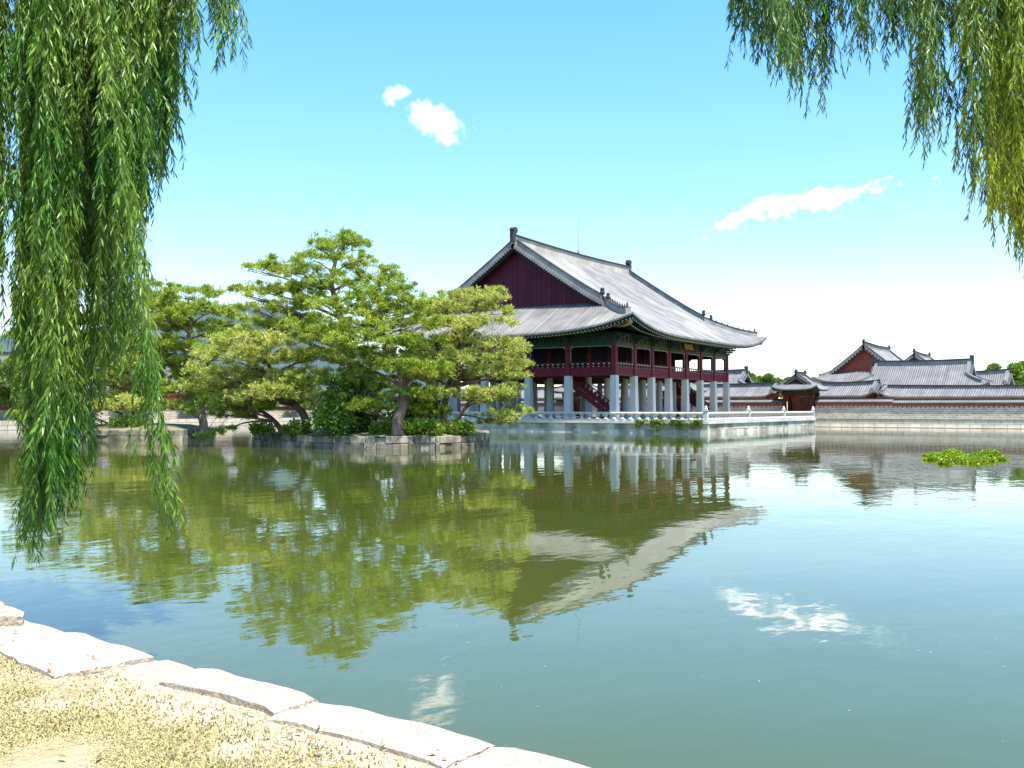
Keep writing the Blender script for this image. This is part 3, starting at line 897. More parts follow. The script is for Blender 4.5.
for side, end in (('S', 'W'), ('S', 'E'), ('N', 'W'), ('N', 'E')):
    hp = RF.hip_pts(side, end, 0.55, 4.8, n=4)
    pts = [Vector((p.x, p.y, RF.z0+RF.lift*(1-d/18)**3.5*(1-d/8.6)-0.62+1.35*d/4.4)) for p, d in zip(hp, (0.55, 1.61, 2.675, 3.74, 4.8))]
    MB().sweep(pts, 0.42, -0.28, 0.22).build('corner_rafter', 'corner_wood', roof)
# lightning rod on the ridge
pz = RF.z0+RF.H+0.95
MB().tube([(0.4, 0, pz), (0.4, 0, pz+5.6)], [0.035, 0.015], 6).lathe((0.4, 0, pz+0.15), [(0.16, 0), (0.16, 0.35), (0.06, 0.5)], 8).build('lightning_rod', 'iron', roof)

# name board over the middle bay of the south side
sb = empty('name_board', (0, 0, 0)); sb.parent = pav
sb.location = L_(17.2, -1.55, 10.25); sb.rotation_euler = (R(-18), 0, 0)
MB().box(-1.55, 1.55, -0.05, 0.06, -0.62, 0.62).build('board', 'sign_black', sb)
mb = MB()
mb.box(-1.72, 1.72, -0.12, -0.052, 0.62, 0.80); mb.box(-1.72, 1.72, -0.12, -0.052, -0.80, -0.62)
mb.box(-1.72, -1.55, -0.12, -0.052, -0.617, 0.617); mb.box(1.55, 1.72, -0.12, -0.052, -0.617, 0.617)
mb.build('frame', 'column_red', sb)
tcu = bpy.data.curves.new('lettering', 'FONT'); tcu.body = '\u6a13\u6703\u6176'; tcu.size = 1.15; tcu.extrude = 0.02; tcu.offset = 0.0
tcu.align_x = 'CENTER'; tcu.align_y = 'CENTER'; tcu.resolution_u = 2
tob = bpy.data.objects.new('lettering_source', tcu); COL.objects.link(tob)
dg = bpy.context.evaluated_depsgraph_get()
lme = bpy.data.meshes.new_from_object(tob.evaluated_get(dg)); bpy.data.objects.remove(tob)
lo = bpy.data.objects.new('lettering', lme); COL.objects.link(lo); lme.materials.clear(); lme.materials.append(M['gold'])
xs = [v.co.x for v in lme.vertices]; ys = [v.co.y for v in lme.vertices]
if xs:
    cx_, cy_ = (min(xs)+max(xs))/2, (min(ys)+max(ys))/2
    k_ = 2.6/max(0.1, max(xs)-min(xs))
    for v in lme.vertices: v.co = ((v.co.x-cx_)*k_, (v.co.y-cy_)*k_, v.co.z)
lo.parent = sb; lo.rotation_euler = (R(90), 0, 0); lo.location = (0, -0.075, 0)

# two wooden stairs rising under the hall
for xs_, s_ in ((2.45, 1), (31.95, 1)):
    st = MB(); y0, y1 = 0.9, 8.0; n_ = 20
    for k in range(n_):
        t = k/n_; yy = y0+(y1-y0)*t; zz = PZ+(6.45-PZ)*t
        st.box(xs_-OX-1.0, xs_-OX+1.0, yy-OY, yy-OY+0.40, zz-OZ+0.16, zz-OZ+0.24)
    so = st.build('stair', 'wood_dark', pav)
    for sx in (-1.08, 1.08):
        MB().bar(L_(xs_+sx, y0, PZ+0.25), L_(xs_+sx, y1, 6.45), 0.12, 0.5).build('stringer', 'rail_red', so)
        MB().bar(L_(xs_+sx, y0, PZ+1.1), L_(xs_+sx, y1, 7.3), 0.10, 0.12).build('stair_handrail', 'rail_red', so)
        bm_ = MB()
        for k in range(14):
            t = (k+0.5)/14; yy = y0+(y1-y0)*t; zz = PZ+(6.45-PZ)*t
            bm_.box(xs_+sx-OX-0.05, xs_+sx-OX+0.05, yy-OY-0.12, yy-OY+0.12, zz-OZ+0.45, zz-OZ+0.85)
        tag(bm_.build('stair_baluster', 'rail_red', so), kind='stuff')  # separate balusters below the stair handrail, kept in one mesh

# ------------------------------------------------------------------ stone platform and its balustrade
PX0, PX1, PY0, PY1 = -2.8, 36.0, -11.9, 40.5
plat = empty('stone_platform', (PX0, PY0, 0), 0, 'pale granite block platform rising from the pond under the pavilion', 'platform')
rp_ = random.Random(21)


def block_face(mb, origin, d, out, length, courses, gap=0.018, bl=(0.8, 1.7)):
    """rows of dressed blocks along direction d with outward normal out"""
    z = courses[0]
    for c in range(len(courses)-1):
        z0, z1 = courses[c]+gap/2, courses[c+1]-gap/2
        u = 0.0
        while u < length-0.05:
            l = min(rp_.uniform(*bl), length-u)
            if length-u-l < 0.3: l = length-u
            o_ = rp_.uniform(-0.015, 0.02)
            a = origin+d*(u+gap/2); b = origin+d*(u+l-gap/2)
            A = [a-out*0.4, b-out*0.4, b+out*o_, a+out*o_]
            V = [Vector((p.x, p.y, z0)) for p in A]+[Vector((p.x, p.y, z1)) for p in A]
            mb.add(V, [(0, 3, 2, 1), (4, 5, 6, 7), (0, 1, 5, 4), (1, 2, 6, 5), (2, 3, 7, 6), (3, 0, 4, 7)], rp_.random())
            u += l


mb = MB(); Wd = PX1-PX0; Ld = PY1-PY0
block_face(mb, Vector((0.1, 0, 0)), Vector((0, 1, 0)), Vector((-1, 0, 0)), Ld, (-0.6, 0.42, 1.02))
block_face(mb, Vector((0.1, 0.1, 0)), Vector((1, 0, 0)), Vector((0, -1, 0)), Wd, (-0.6, 0.42, 1.02))
block_face(mb, Vector((Wd-0.1, 0, 0)), Vector((0, 1, 0)), Vector((1, 0, 0)), Ld, (-0.6, 0.42, 1.02))
mb.build('wall', 'granite', plat)
mb = MB(); mb.box(0.35, Wd-0.35, 0.35, Ld, -1, 1.0); mb.build('core', 'wet_stone', plat)
mb = MB()
for (ax, ay, bx, by) in ((0, 0, 0, Ld), (0, 0, Wd, 0), (Wd, 0, Wd, Ld)):
    d = Vector((bx-ax, by-ay, 0)); L = d.length; d.normalize(); u = 0
    nrm = Vector((d.y, -d.x, 0))
    if ax == bx == 0: nrm = Vector((-1, 0, 0))
    if ax == bx == Wd: nrm = Vector((1, 0, 0))
    st0 = 0.6 if ay != by else 0
    u = st0
    while u < L-0.1:
        l = min(2.3, L-u); a = Vector((ax, ay, 0))+d*(u+0.01); b = Vector((ax, ay, 0))+d*(u+l-0.01)
        A = [a+nrm*0.06, b+nrm*0.06, b-nrm*0.6, a-nrm*0.6]
        V = [Vector((p.x, p.y, 1.035)) for p in A]+[Vector((p.x, p.y, PZ)) for p in A]
        mb.add(V, [(0, 3, 2, 1), (4, 5, 6, 7), (0, 1, 5, 4), (1, 2, 6, 5), (2, 3, 7, 6), (3, 0, 4, 7)], rp_.random()); u += l
mb.build('coping', 'pale_granite', plat)
mb = MB(); mb.box(0.62, Wd-0.62, 0.62, Ld, 1.0, PZ-0.006); mb.build('deck', 'deck', plat)


def balustrade(name, a, b, label, nbay, first_post=True):
    """granite balustrade from a to b on the deck: sill, hourglass balusters, round rail, posts with carved animals"""
    a = Vector(a); b = Vector(b); d = (b-a); L = d.length; d.normalize()
    root = empty(name, a, 0, label, 'balustrade', 'granite balustrades round the platform')
    bl = L/nbay
    ang = math.atan2(d.y, d.x); mt = Matrix.Rotation(ang, 4, 'Z')
    for k in range(nbay+1):
        if k == 0 and not first_post: continue
        mb = MB(); u = bl*k
        mb.box(u-0.19, u+0.19, -0.19, 0.19, 0.0, 1.02, mtx=mt)
        mb.box(u-0.24, u+0.24, -0.24, 0.24, 1.0201, 1.11, mtx=mt)
        post = mb.build('post', 'pale_granite', root)
        c = mt @ Vector((u, 0, 1.11))
        am = MB(); am.lathe(c, [(0.17, 0), (0.20, 0.1), (0.14, 0.25), (0.15, 0.32), (0.10, 0.42), (0.02, 0.46)], 9)
        am.build('animal_figure', 'pale_granite', post)
    mb = MB(); mb.box(0.19, L-0.19, -0.15, 0.15, 0.0, 0.16, mtx=mt); mb.build('sill', 'pale_granite', root)
    mb = MB(); mb.tube([mt @ Vector((0.19, 0, 0.80)), mt @ Vector((L-0.19, 0, 0.80))], 0.115, 8); mb.build('rail', 'pale_granite', root)
    for k in range(nbay):
        n_ = int(bl/0.98)
        for i in range(n_):
            u = bl*k+0.19+(bl-0.38)*(i+0.5)/n_
            p = mt @ Vector((u, 0, 0.16))
            MB().lathe(p, [(0.30, 0), (0.27, 0.08), (0.12, 0.22), (0.12, 0.32), (0.30, 0.46), (0.36, 0.56)], 10).build('baluster', 'pale_granite', root)
    return root


balustrade('balustrade', (PX0+0.25, PY0+0.25, PZ), (PX0+0.25, PY1, PZ), 'granite balustrade under the gable, running from the ivy corner behind the pines', 1)
balustrade('balustrade', (PX0+0.25, PY0+0.25, PZ), (PX1-0.25, PY0+0.25, PZ), 'fully sunlit granite balustrade running from the ivy corner towards the gatehouse', 3, first_post=False)

# ------------------------------------------------------------------ foliage helpers


def leaf_cloud(name, centres, outdirs, size, k, m, parent=None, spread=0.9, width=0.3, seed=0, tint=None):
    """k pointed leaves around every centre, fanned about its direction"""
    r = np.random.default_rng(seed); n = len(centres); N = n*k
    c = np.repeat(centres, k, 0); d = np.repeat(outdirs, k, 0)
    d = d+r.normal(0, spread, (N, 3)); d /= np.linalg.norm(d, axis=1)[:, None]+1e-9
    s = np.cross(d, r.normal(0, 1, (N, 3))); s /= np.linalg.norm(s, axis=1)[:, None]+1e-9
    L = size*r.uniform(0.6, 1.25, N)[:, None]; W = L*width*0.5
    a = c; b = c+d*L*0.5+s*W; e = c+d*L; f = c+d*L*0.5-s*W
    V = np.stack([a, b, e, f], 1).reshape(-1, 3); F = np.arange(N)[:, None]*4+np.arange(4)[None]
    t = np.repeat(r.random(n), k)*0.6+r.random(N)*0.4 if tint is None else tint
    return mesh_np(name, V, F, t, m, parent)


def bezier(p0, p1, p2, n):
    return [p0*(1-t)**2+p1*2*t*(1-t)+p2*t*t for t in [i/n for i in range(n+1)]]


def pine(name, label, dep, trunk, pads, r0=0.32, seed=1, needles='pine_needles', bark='bark', group='pines on the pond islands', depth_spread=2.6, dens=.92, extra=.3):
    """trunk: [(px, py, depth offset)]; pads: [(px, py, rx, ry)] flat clouds of needles at the crown's own distance"""
    r = np.random.default_rng(seed); rl = random.Random(seed)
    tp = [at_depth(x, y, dep+o) for x, y, o in trunk]
    base = tp[0].copy()
    root = empty(name, base, 0, label, 'pine tree', group)
    # densify trunk with a little crook
    P = []
    for i in range(len(tp)-1):
        a, b = tp[i], tp[i+1]
        pm = tp[i-1] if i else a-(b-a); pn = tp[i+2] if i+2 < len(tp) else b+(b-a)
        for t in (0, 0.25, 0.5, 0.75):
            q = 0.5*((2*a)+(-pm+b)*t+(2*pm-5*a+4*b-pn)*t*t+(-pm+3*a-3*b+pn)*t**3); P.append(q)
    P.append(tp[-1])
    nP = len(P); rad = [max(0.05, r0*(1-0.78*i/(nP-1))) for i in range(nP)]; rad[0] *= 1.35
    MB().tube([p-base for p in P], rad, 9).build('trunk', bark, root, smooth=True)
    px1 = dep/FPX
    limbs = MB(); C = []; D = []
    dmean = dep+sum(o for _, _, o in trunk[len(trunk)//2:])/max(1, len(trunk)-len(trunk)//2)
    allp = list(pads)
    for (px, py, rx, ry) in pads:
        if ry > 3 and rl.random() < extra:
            allp.append((px+rl.uniform(-.8, .8)*rx, py+rl.uniform(.4, 1.6)*ry, rx*rl.uniform(.5, .85), ry*rl.uniform(.7, .95)))
    for (px, py, rx, ry) in allp:
        off = rl.uniform(-1, 1)*depth_spread
        c = at_depth(px, py, dmean+off); rx, ry = rx*1.16, ry*1.2; RX, RZ = rx*px1, ry*px1; RY = RX*rl.uniform(0.7, 1.0)
        # limb from a trunk point a bit below the pad
        def cost(i):
            hd = math.hypot(P[i].x-c.x, P[i].y-c.y)
            return abs(P[i].z-(c.z-0.3-0.42*hd))+0.25*hd+(1.2 if i < nP*0.25 else 0)
        best = min(range(nP), key=cost)
        s = P[best]; e = c+Vector((0, 0, -RZ*0.6))
        mid = s.lerp(e, 0.5)+Vector((rl.uniform(-.3, .3), rl.uniform(-.3, .3), rl.uniform(-0.1, 0.55)))
        bz = bezier(s, mid, e, 7); rb = min(rad[best]*0.6, 0.05+0.022*(e-s).length)
        limbs.tube([p-base for p in bz], [rb*(1-0.72*i/7) for i in range(8)], 6)
        # sub-twigs under the pad
        for _ in range(5):
            a_ = rl.uniform(0, 6.283); t_ = e+(RGT*math.cos(a_)*RX*0.75+Vector((FWD.x, FWD.y, 0))*math.sin(a_)*RY*0.75)+Vector((0, 0, rl.uniform(0.0, RZ*0.7)))
            st_ = bz[5]; limbs.tube([st_-base, st_.lerp(t_, 0.5)+Vector((0, 0, -0.08))-base, t_-base], [rb*0.3, rb*0.2, 0.012], 5)
        # needle tufts: each pad is several smaller clumps
        area = math.pi*rx*ry; ncl = max(5, int(area/42)); ntot = int(area*0.95*dens)
        cl = []
        for _ in range(ncl):
            a_ = rl.uniform(0, 6.283); q = math.sqrt(rl.random())
            cl.append((math.cos(a_)*q*RX*1.05, math.sin(a_)*q*RY*1.05, rl.uniform(-0.9, 1.0)*RZ*(1-0.45*q), rl.uniform(0.4, 1.15)))
        nfr = int(ntot*.16); cl = np.array(cl); which = r.integers(0, ncl, ntot)
        sc = cl[which, 3]
        u = r.normal(0, 1, (ntot, 3)); u /= np.linalg.norm(u, axis=1)[:, None]; u *= (r.random(ntot)**0.6)[:, None]
        rcl = np.sqrt(RX*RY/ncl)*1.02
        loc = cl[which, :3]+u*np.column_stack([sc*rcl*1.05, sc*rcl*1.05, sc*min(rcl*0.46, RZ*0.8)])
        fa = r.uniform(0, 6.283, nfr); fq = np.sqrt(r.random(nfr))*1.12
        loc[:nfr] = np.column_stack([np.cos(fa)*fq*RX, np.sin(fa)*fq*RY, r.normal(0, .55, nfr)*RZ*(1.1-.6*fq)])
        W_ = np.outer(loc[:, 0], np.array(RGT))+np.outer(loc[:, 1], np.array((math.sin(YAW), math.cos(YAW), 0)))+np.outer(loc[:, 2], np.array((0, 0, 1)))
        C.append(W_+np.array(c-base)); dd = W_*0.35/max(RX, .1)+np.array((0, 0, 0.75)); D.append(dd)
    limbs.build('limb', bark if bark == 'red_bark' else 'bark', root, smooth=True)
    C = np.vstack(C); D = np.vstack(D); D /= np.linalg.norm(D, axis=1)[:, None]
    leaf_cloud('crown', C, D, 0.25*dep/65.0, 8, needles, root, spread=0.95, width=0.15, seed=seed+50)
    return root


def shrub(name, label, px, py, w_px, h_px, dep, m='shrub', seed=1, cat='shrub', group='shrubs on the pond islands', leaf=0.22, z0=None):
    r = np.random.default_rng(seed); base = at_depth(px, py, dep)
    if z0 is not None: base.z = z0
    root = empty(name, base, 0, label, cat, group); k = dep/FPX
    RX, RZ = w_px/2*k, h_px*k
    st = MB(); rl = random.Random(seed)
    for _ in range(6):
        a = rl.uniform(0, 6.28); st.tube([(0, 0, -0.1), (math.cos(a)*RX*.3, math.sin(a)*RX*.3, RZ*.4), (math.cos(a)*RX*.6, math.sin(a)*RX*.6, RZ*.75)], [0.03, 0.02, 0.01], 5)
    st.build('stem', 'bark', root)
    ncl = max(6, int(w_px*h_px/22)); n = int(w_px*h_px*1.3)
    cl = np.column_stack([r.uniform(-1, 1, ncl)*RX*.85, r.uniform(-1, 1, ncl)*RX*.6, np.zeros(ncl)])
    cl[:, 2] = RZ*(0.25+0.6*r.random(ncl)*(1-0.6*(cl[:, 0]/max(RX, .01))**2))
    wch = r.integers(0, ncl, n); u = r.normal(0, 1, (n, 3)); u /= np.linalg.norm(u, axis=1)[:, None]; u *= (r.random(n)**.4)[:, None]*RZ*0.33
    c = cl[wch]+u; c[:, 2] = np.maximum(c[:, 2], 0.02)
    fw = np.outer(c[:, 0], np.array(RGT))+np.outer(c[:, 1], np.array((math.sin(YAW), math.cos(YAW), 0)))+np.outer(c[:, 2], np.array((0, 0, 1)))
    d = u/(RZ*.33)+np.array((0, 0, .5)); leaf_cloud('foliage', fw, d, leaf, 3, m, root, spread=.5, width=.5, seed=seed+9)
    return root


# ------------------------------------------------------------------ islands


def island(name, outline_px, back, top_z, label, seed):
    """outline_px: [(px, py)] of the water line of the visible faces, `back` metres of depth behind them"""
    front = [on_z(x, y, 0) for x, y in outline_px]
    fw = Vector((FWD.x, FWD.y, 0)).normalized()
    mid = sum(front, Vector())/len(front)
    bk = [mid+(p-mid)*0.95+fw*(back-abs((p-mid).dot(fw))*0.6) for p in reversed(front)]
    ring = front+bk
    r = random.Random(seed); cen = sum(ring, Vector())/len(ring)
    root = empty(name, cen, 0, label, 'island')
    soil = MB(); V = [Vector((p.x, p.y, top_z-0.06)) for p in ring]; V = [cen+(p-cen)*0.985 for p in V]
    for v in V: v.z = top_z-0.06
    c2 = Vector((cen.x, cen.y, top_z+0.45)); inner = [Vector((cen.x+(p.x-cen.x)*0.6, cen.y+(p.y-cen.y)*0.6, top_z+0.3)) for p in ring]
    n = len(ring)
    soil.add([v-cen for v in V]+[v-cen for v in inner]+[c2-cen], [(i, (i+1) % n, n+(i+1) % n, n+i) for i in range(n)]+[(n+i, n+(i+1) % n, 2*n) for i in range(n)])
    soil.build('soil', 'soil', root, smooth=True)
    st = MB()
    for i in range(n):
        a, b = ring[i], ring[(i+1) % n]; d = b-a; L = d.length
        if L < .05: continue
        d.normalize(); out = Vector((d.y, -d.x, 0))
        if out.dot((a+b)/2-cen) < 0: out = -out
        zs = [-0.5, 0.36+r.uniform(-.03, .03), top_z-0.02]
        for c in range(2):
            u = 0
            while u < L-.02:
                l = min(r.uniform(.5, 1.15), L-u)
                if L-u-l < .25: l = L-u
                if c == 1 and r.random() < 0.06: u += l; continue
                g_ = .02; o_ = r.uniform(-.06, .07); zz1 = zs[c+1]+r.uniform(-.05, .06)-g_; zz0 = zs[c]+g_*0.5
                A = [a+d*(u+g_)-out*.45, a+d*(u+l-g_)-out*.45, a+d*(u+l-g_)+out*(o_+r.uniform(-.02, .02)), a+d*(u+g_)+out*(o_+r.uniform(-.02, .02))]
                W8 = [Vector((p.x, p.y, zz0))-cen for p in A]+[Vector((p.x, p.y, zz1+r.uniform(-.02, .02)))-cen for p in A]
                st.add(W8, [(0, 3, 2, 1), (4, 5, 6, 7), (0, 1, 5, 4), (1, 2, 6, 5), (2, 3, 7, 6), (3, 0, 4, 7)], r.random()); u += l
    for v in (st,): v.build('retaining_wall', 'wet_stone', root, bevel=0.03)
    core = MB(); cv = [cen+(p-cen)*0.975 for p in ring]
    core.add([Vector((p.x, p.y, -.6))-cen for p in cv]+[Vector((p.x, p.y, top_z-.12))-cen for p in cv], [(i, (i+1) % n, n+(i+1) % n, n+i) for i in range(n)])
    core.build('core', 'wet_stone', root)
    return root


island('island', [(253, 444.6), (300, 447.6), (350, 449.2), (400, 449.6), (440, 448.8), (474, 447.3), (490, 444.5)], 11.0, 0.86,
       'larger stone-walled island crowded with pines in front of the pavilion', 2)
island('island', [(40, 438), (90, 440.2), (140, 440.6), (182, 440.2), (190, 438.5)], 10.0, 0.86, 'farther stone-walled island behind the willow strands', 3)

D1 = 67.0
pine('pine_tree', 'tallest pine with the highest open crown, on the larger island', D1+2,
     [(368, 434, -1.5), (362, 412, -1), (352, 385, 0), (350, 355, .6), (343, 325, .6), (336, 303, .6), (331, 280, .6), (335, 264, .6), (338, 250, .6)],
     [(338, 240, 24, 7), (322, 246, 15, 5), (356, 246, 13, 6), (352, 258, 18, 6), (318, 257, 20, 6), (262, 268, 17, 6), (290, 265, 24, 7), (304, 272, 22, 6),
      (248, 291, 13, 6), (274, 288, 26, 9), (302, 289, 22, 7), (340, 281, 27, 8), (372, 270, 24, 7), (392, 277, 12, 5), (258, 308, 16, 5), (284, 306, 22, 8), (312, 299, 14, 5), (268, 322, 16, 5), (300, 320, 24, 7)],
     0.40, 11, bark='red_bark', extra=.05, dens=.9)
pine('pine_tree', 'broad pine with a dark forked trunk near the middle of the island wall', D1-2,
     [(398, 437, -1.6), (398, 420, -1.2), (404, 400, -.6), (402, 375, 0), (394, 355, 0), (385, 338, 0), (374, 320, 0), (370, 306, 0)],
     [(388, 285, 22, 7), (405, 293, 14, 6), (368, 296, 24, 7), (345, 306, 30, 9), (392, 305, 26, 8), (412, 303, 14, 6), (360, 322, 32, 10), (402, 322, 30, 9), (330, 332, 36, 10), (375, 340, 38, 10),
      (418, 342, 26, 8), (345, 355, 40, 10), (392, 362, 38, 10), (420, 370, 26, 8), (335, 378, 36, 10), (378, 384, 34, 9), (415, 394, 28, 8), (372, 406, 26, 7), (428, 410, 22, 6)],
     0.42, 12, bark='red_bark', extra=.08, dens=.85)
pine('pine_tree', 'pale needled pine overlapping the pavilion roof at the right of the island', D1+1,
     [(444, 432, 0), (444, 410, 0), (449, 385, .4), (458, 365, .4), (463, 345, .4), (472, 325, .4), (476, 305, .4)],
     [(484, 293, 20, 5), (468, 304, 24, 6), (497, 311, 14, 5), (447, 300, 22, 8), (432, 308, 16, 6), (478, 322, 32, 6), (452, 326, 22, 6), (464, 338, 30, 7), (498, 344, 24, 6), (515, 352, 12, 4),
      (448, 354, 28, 7), (485, 357, 32, 7), (512, 364, 16, 5), (466, 370, 34, 7), (500, 374, 22, 5), (436, 376, 18, 6)],
     0.30, 13, needles='light_needles', bark='red_bark')
pine('pine_tree', 'small pine leaning over the water at the right end of the island', D1-1,
     [(455, 431, 0), (459, 418, 0), (466, 407, 0), (474, 400, 0), (492, 396, 0)],
     [(470, 393, 18, 4), (496, 391, 22, 5), (513, 386, 10, 3), (486, 399, 16, 4), (519, 411, 12, 4), (500, 415, 18, 4), (508, 421, 9, 3)],
     0.17, 14, needles='light_needles', depth_spread=1.2, dens=1.3)
pine('pine_tree', 'pine with a dark trunk bending left over the left half of the island', D1+1,
     [(307, 434, -.5), (304, 415, 0), (292, 402, 0), (282, 388, 0), (272, 372, 0), (264, 352, 0), (268, 338, 0)],
     [(262, 332, 26, 7), (240, 340, 28, 8), (288, 340, 26, 8), (232, 354, 32, 9), (270, 356, 32, 9), (306, 356, 24, 8), (222, 370, 30, 8), (258, 374, 34, 9), (298, 376, 26, 8), (210, 386, 24, 7), (245, 390, 30, 7), (282, 394, 24, 7), (318, 398, 18, 6)],
     0.32, 15, needles='light_needles')
pine('pine_tree', 'low pine reaching out to the left from the corner of the larger island', D1+2,
     [(283, 434, -1), (277, 424, -.6), (266, 414, 0), (250, 405, 0), (238, 398, 0)],
     [(240, 392, 22, 6), (222, 402, 20, 6), (262, 404, 22, 6), (204, 410, 16, 5), (238, 414, 18, 5), (214, 433, 10, 2.4), (203, 436, 7, 2), (228, 428, 7, 2)],
     0.22, 16, depth_spread=1.5)
D2 = 86.0
pine('pine_tree', 'spreading pine with a pinkish upper trunk on the farther island', D2,
     [(204, 436, 0), (202, 418, 0), (190, 408, 0), (182, 390, .5), (184, 365, .5), (188, 340, .5), (192, 320, .5), (188, 300, .5)],
     [(164, 287, 24, 6), (190, 294, 22, 6), (212, 292, 16, 5), (150, 298, 20, 6), (176, 306, 32, 8), (210, 308, 24, 7), (234, 318, 16, 5), (160, 322, 30, 9), (196, 326, 30, 8), (226, 334, 24, 7),
      (152, 344, 32, 9), (190, 346, 32, 9), (220, 352, 22, 7), (172, 366, 36, 9), (206, 372, 26, 7), (188, 388, 30, 8)],
     0.40, 17, bark='red_bark')
pine('pine_tree', 'pine on the farther island seen half behind the willow strands', D2-1,
     [(134, 434, 0), (136, 415, 0), (130, 390, .5), (126, 360, .5), (132, 335, .5), (130, 310, .5)],
     [(128, 305, 22, 7), (108, 318, 22, 7), (140, 325, 20, 7), (118, 340, 28, 9), (98, 352, 24, 8), (132, 362, 26, 8), (108, 378, 28, 9), (142, 388, 26, 8), (92, 398, 22, 8), (122, 404, 26, 8), (158, 406, 22, 6)],
     0.36, 18, needles='light_needles')
pine('pine_tree', 'pine at the left end of the farther island behind the thickest willow curtain', D2+1,
     [(62, 434, 0), (66, 410, 0), (72, 380, .5), (66, 350, .5), (60, 325, .5)],
     [(60, 318, 24, 8), (40, 335, 26, 8), (78, 340, 24, 8), (52, 360, 32, 10), (84, 372, 22, 8), (34, 382, 26, 8), (66, 396, 32, 9), (40, 408, 20, 6)],
     0.34, 19)

shrub('shrub', 'dark green bushy shrub hanging over the island wall below the bent pine', 332, 438, 34, 36, 64.5, 'dark_shrub', 31, z0=0.75)
shrub('shrub', 'tall dark leafy shrub between the two thickest pine trunks', 352, 434, 40, 58, 66.5, 'dark_shrub', 32, leaf=.26)
shrub('shrub', 'dark leafy shrub right behind the forked pine trunk', 418, 433, 40, 44, 68.5, 'dark_shrub', 33, leaf=.26)
shrub('shrub', 'yellow green shrub between the two trunks at the middle of the island', 384, 436, 24, 18, 64.5, 'shrub', 34, z0=.82)
shrub('shrub', 'wide light green shrub right of the forked pine trunk', 422, 437, 42, 18, 64.3, 'shrub', 35, z0=.80)
shrub('shrub', 'bright green shrub under the leaning pine', 458, 437, 34, 15, 66.0, 'shrub', 36, z0=.78)
shrub('shrub', 'small shrub trailing over the left corner of the larger island', 263, 436, 24, 12, 68.5, 'shrub', 37, z0=.80)
shrub('shrub', 'low green shrub between the two leaning trunks on the left half of the island', 295, 435, 26, 13, 66.5, 'shrub', 38, z0=.80)
shrub('shrub', 'low green shrub at the near edge of the farther island', 128, 434, 40, 15, 83.0, 'shrub', 39, z0=.80)
shrub('shrub', 'dense green shrub on the farther island behind the willow curtain', 80, 434, 50, 20, 83.5, 'dark_shrub', 40, z0=.80)

# ivy on the platform wall near its corner
def ivy():
    r = np.random.default_rng(77); C = []; D = []
    for _ in range(1100):
        y = -11.5+7.6*r.random()
        low = 0.50+0.25*math.sin(y*2.1)+0.18*math.sin(y*5.3+1)
        if r.random() > 0.15+0.85*abs(math.sin(y*1.3+0.4))**2: continue
        z = 1.42-r.random()**1.6*(1.42-low)
        C.append((PX0-0.06-r.random()*0.14, y, z)); D.append((-1, 0, -0.25))
    C = np.array(C); D = np.array(D, float); c0 = np.array((PX0-0.1, -6.5, 1.0))
    o = leaf_cloud('ivy', C-c0, D, .17, 3, 'shrub', None, spread=.55, width=.8, seed=5); o.location = tuple(c0)
    tag(o, 'green ivy trailing over the platform wall beside its corner', 'ivy')


ivy()

# floating water plants
def water_plants():
    r = np.random.default_rng(9); C = []
    lobes = [(938, 457, 1.2, .22), (952, 455, 1.0, .40), (965, 458, 1.5, .2), (978, 457, 1.0, .18), (990, 455, 0.9, .42), (996, 458, .5, .36), (960, 461, 1.3, .16), (984, 461, .9, .16), (930, 460, .5, .06), (1002, 460, .45, .06), (972, 463.5, .7, .05), (945, 464, .5, .05)]
    for (px, py, rr_, hh) in lobes:
        c = on_z(px, py, 0); n = int(420*rr_)
        a = r.uniform(0, 6.28, n); q = np.sqrt(r.random(n))*rr_*0.62
        C.append(np.column_stack([c.x+np.cos(a)*q, c.y+np.sin(a)*q, 0.03+.65*hh*(1-(q/(rr_*.62))**2)*r.random(n)**.5]))
    C = np.vstack(C); c0 = C.mean(0); c0[2] = 0
    o = leaf_cloud('water_plants', C-c0, np.tile(np.array((0, 0, .6)), (len(C), 1)), .13, 3, 'water_plant', None, spread=.8, width=.75, seed=6); o.location = tuple(c0)
    tag(o, 'bright yellow green clump of leafy plants floating on the open water', 'water plant')


water_plants()


def specks():
    r = np.random.default_rng(15); V = []; F = []
    for _ in range(70):
        dep = 7+26*r.random()**1.4; lat = dep*r.uniform(-.15, .55); p = cam_pt0(dep, lat)
        a = r.uniform(0, 6.28); s0 = r.uniform(.003, .009)*(1+dep/22)
        o = len(V); V += [(p.x+math.cos(a+k*1.257)*s0*r.uniform(.6, 1.2), p.y+math.sin(a+k*1.257)*s0*r.uniform(.6, 1.2), .006) for k in range(5)]; F.append(tuple(range(o, o+5)))
    mb = MB(); mb.add(V, F); tag(mb.build('floating_specks', 'speck'), 'pale specks of seed fluff floating on the near water', 'floating debris', kind='stuff')


def cam_pt0(dep, lat):
    return CAM+Vector((math.sin(YAW), math.cos(YAW), 0))*dep+RGT*lat


M['speck'] = mat('seed_fluff', (0.55, 0.55, 0.50), (0.35, 0.33, 0.25), 3, 0.9)
specks()

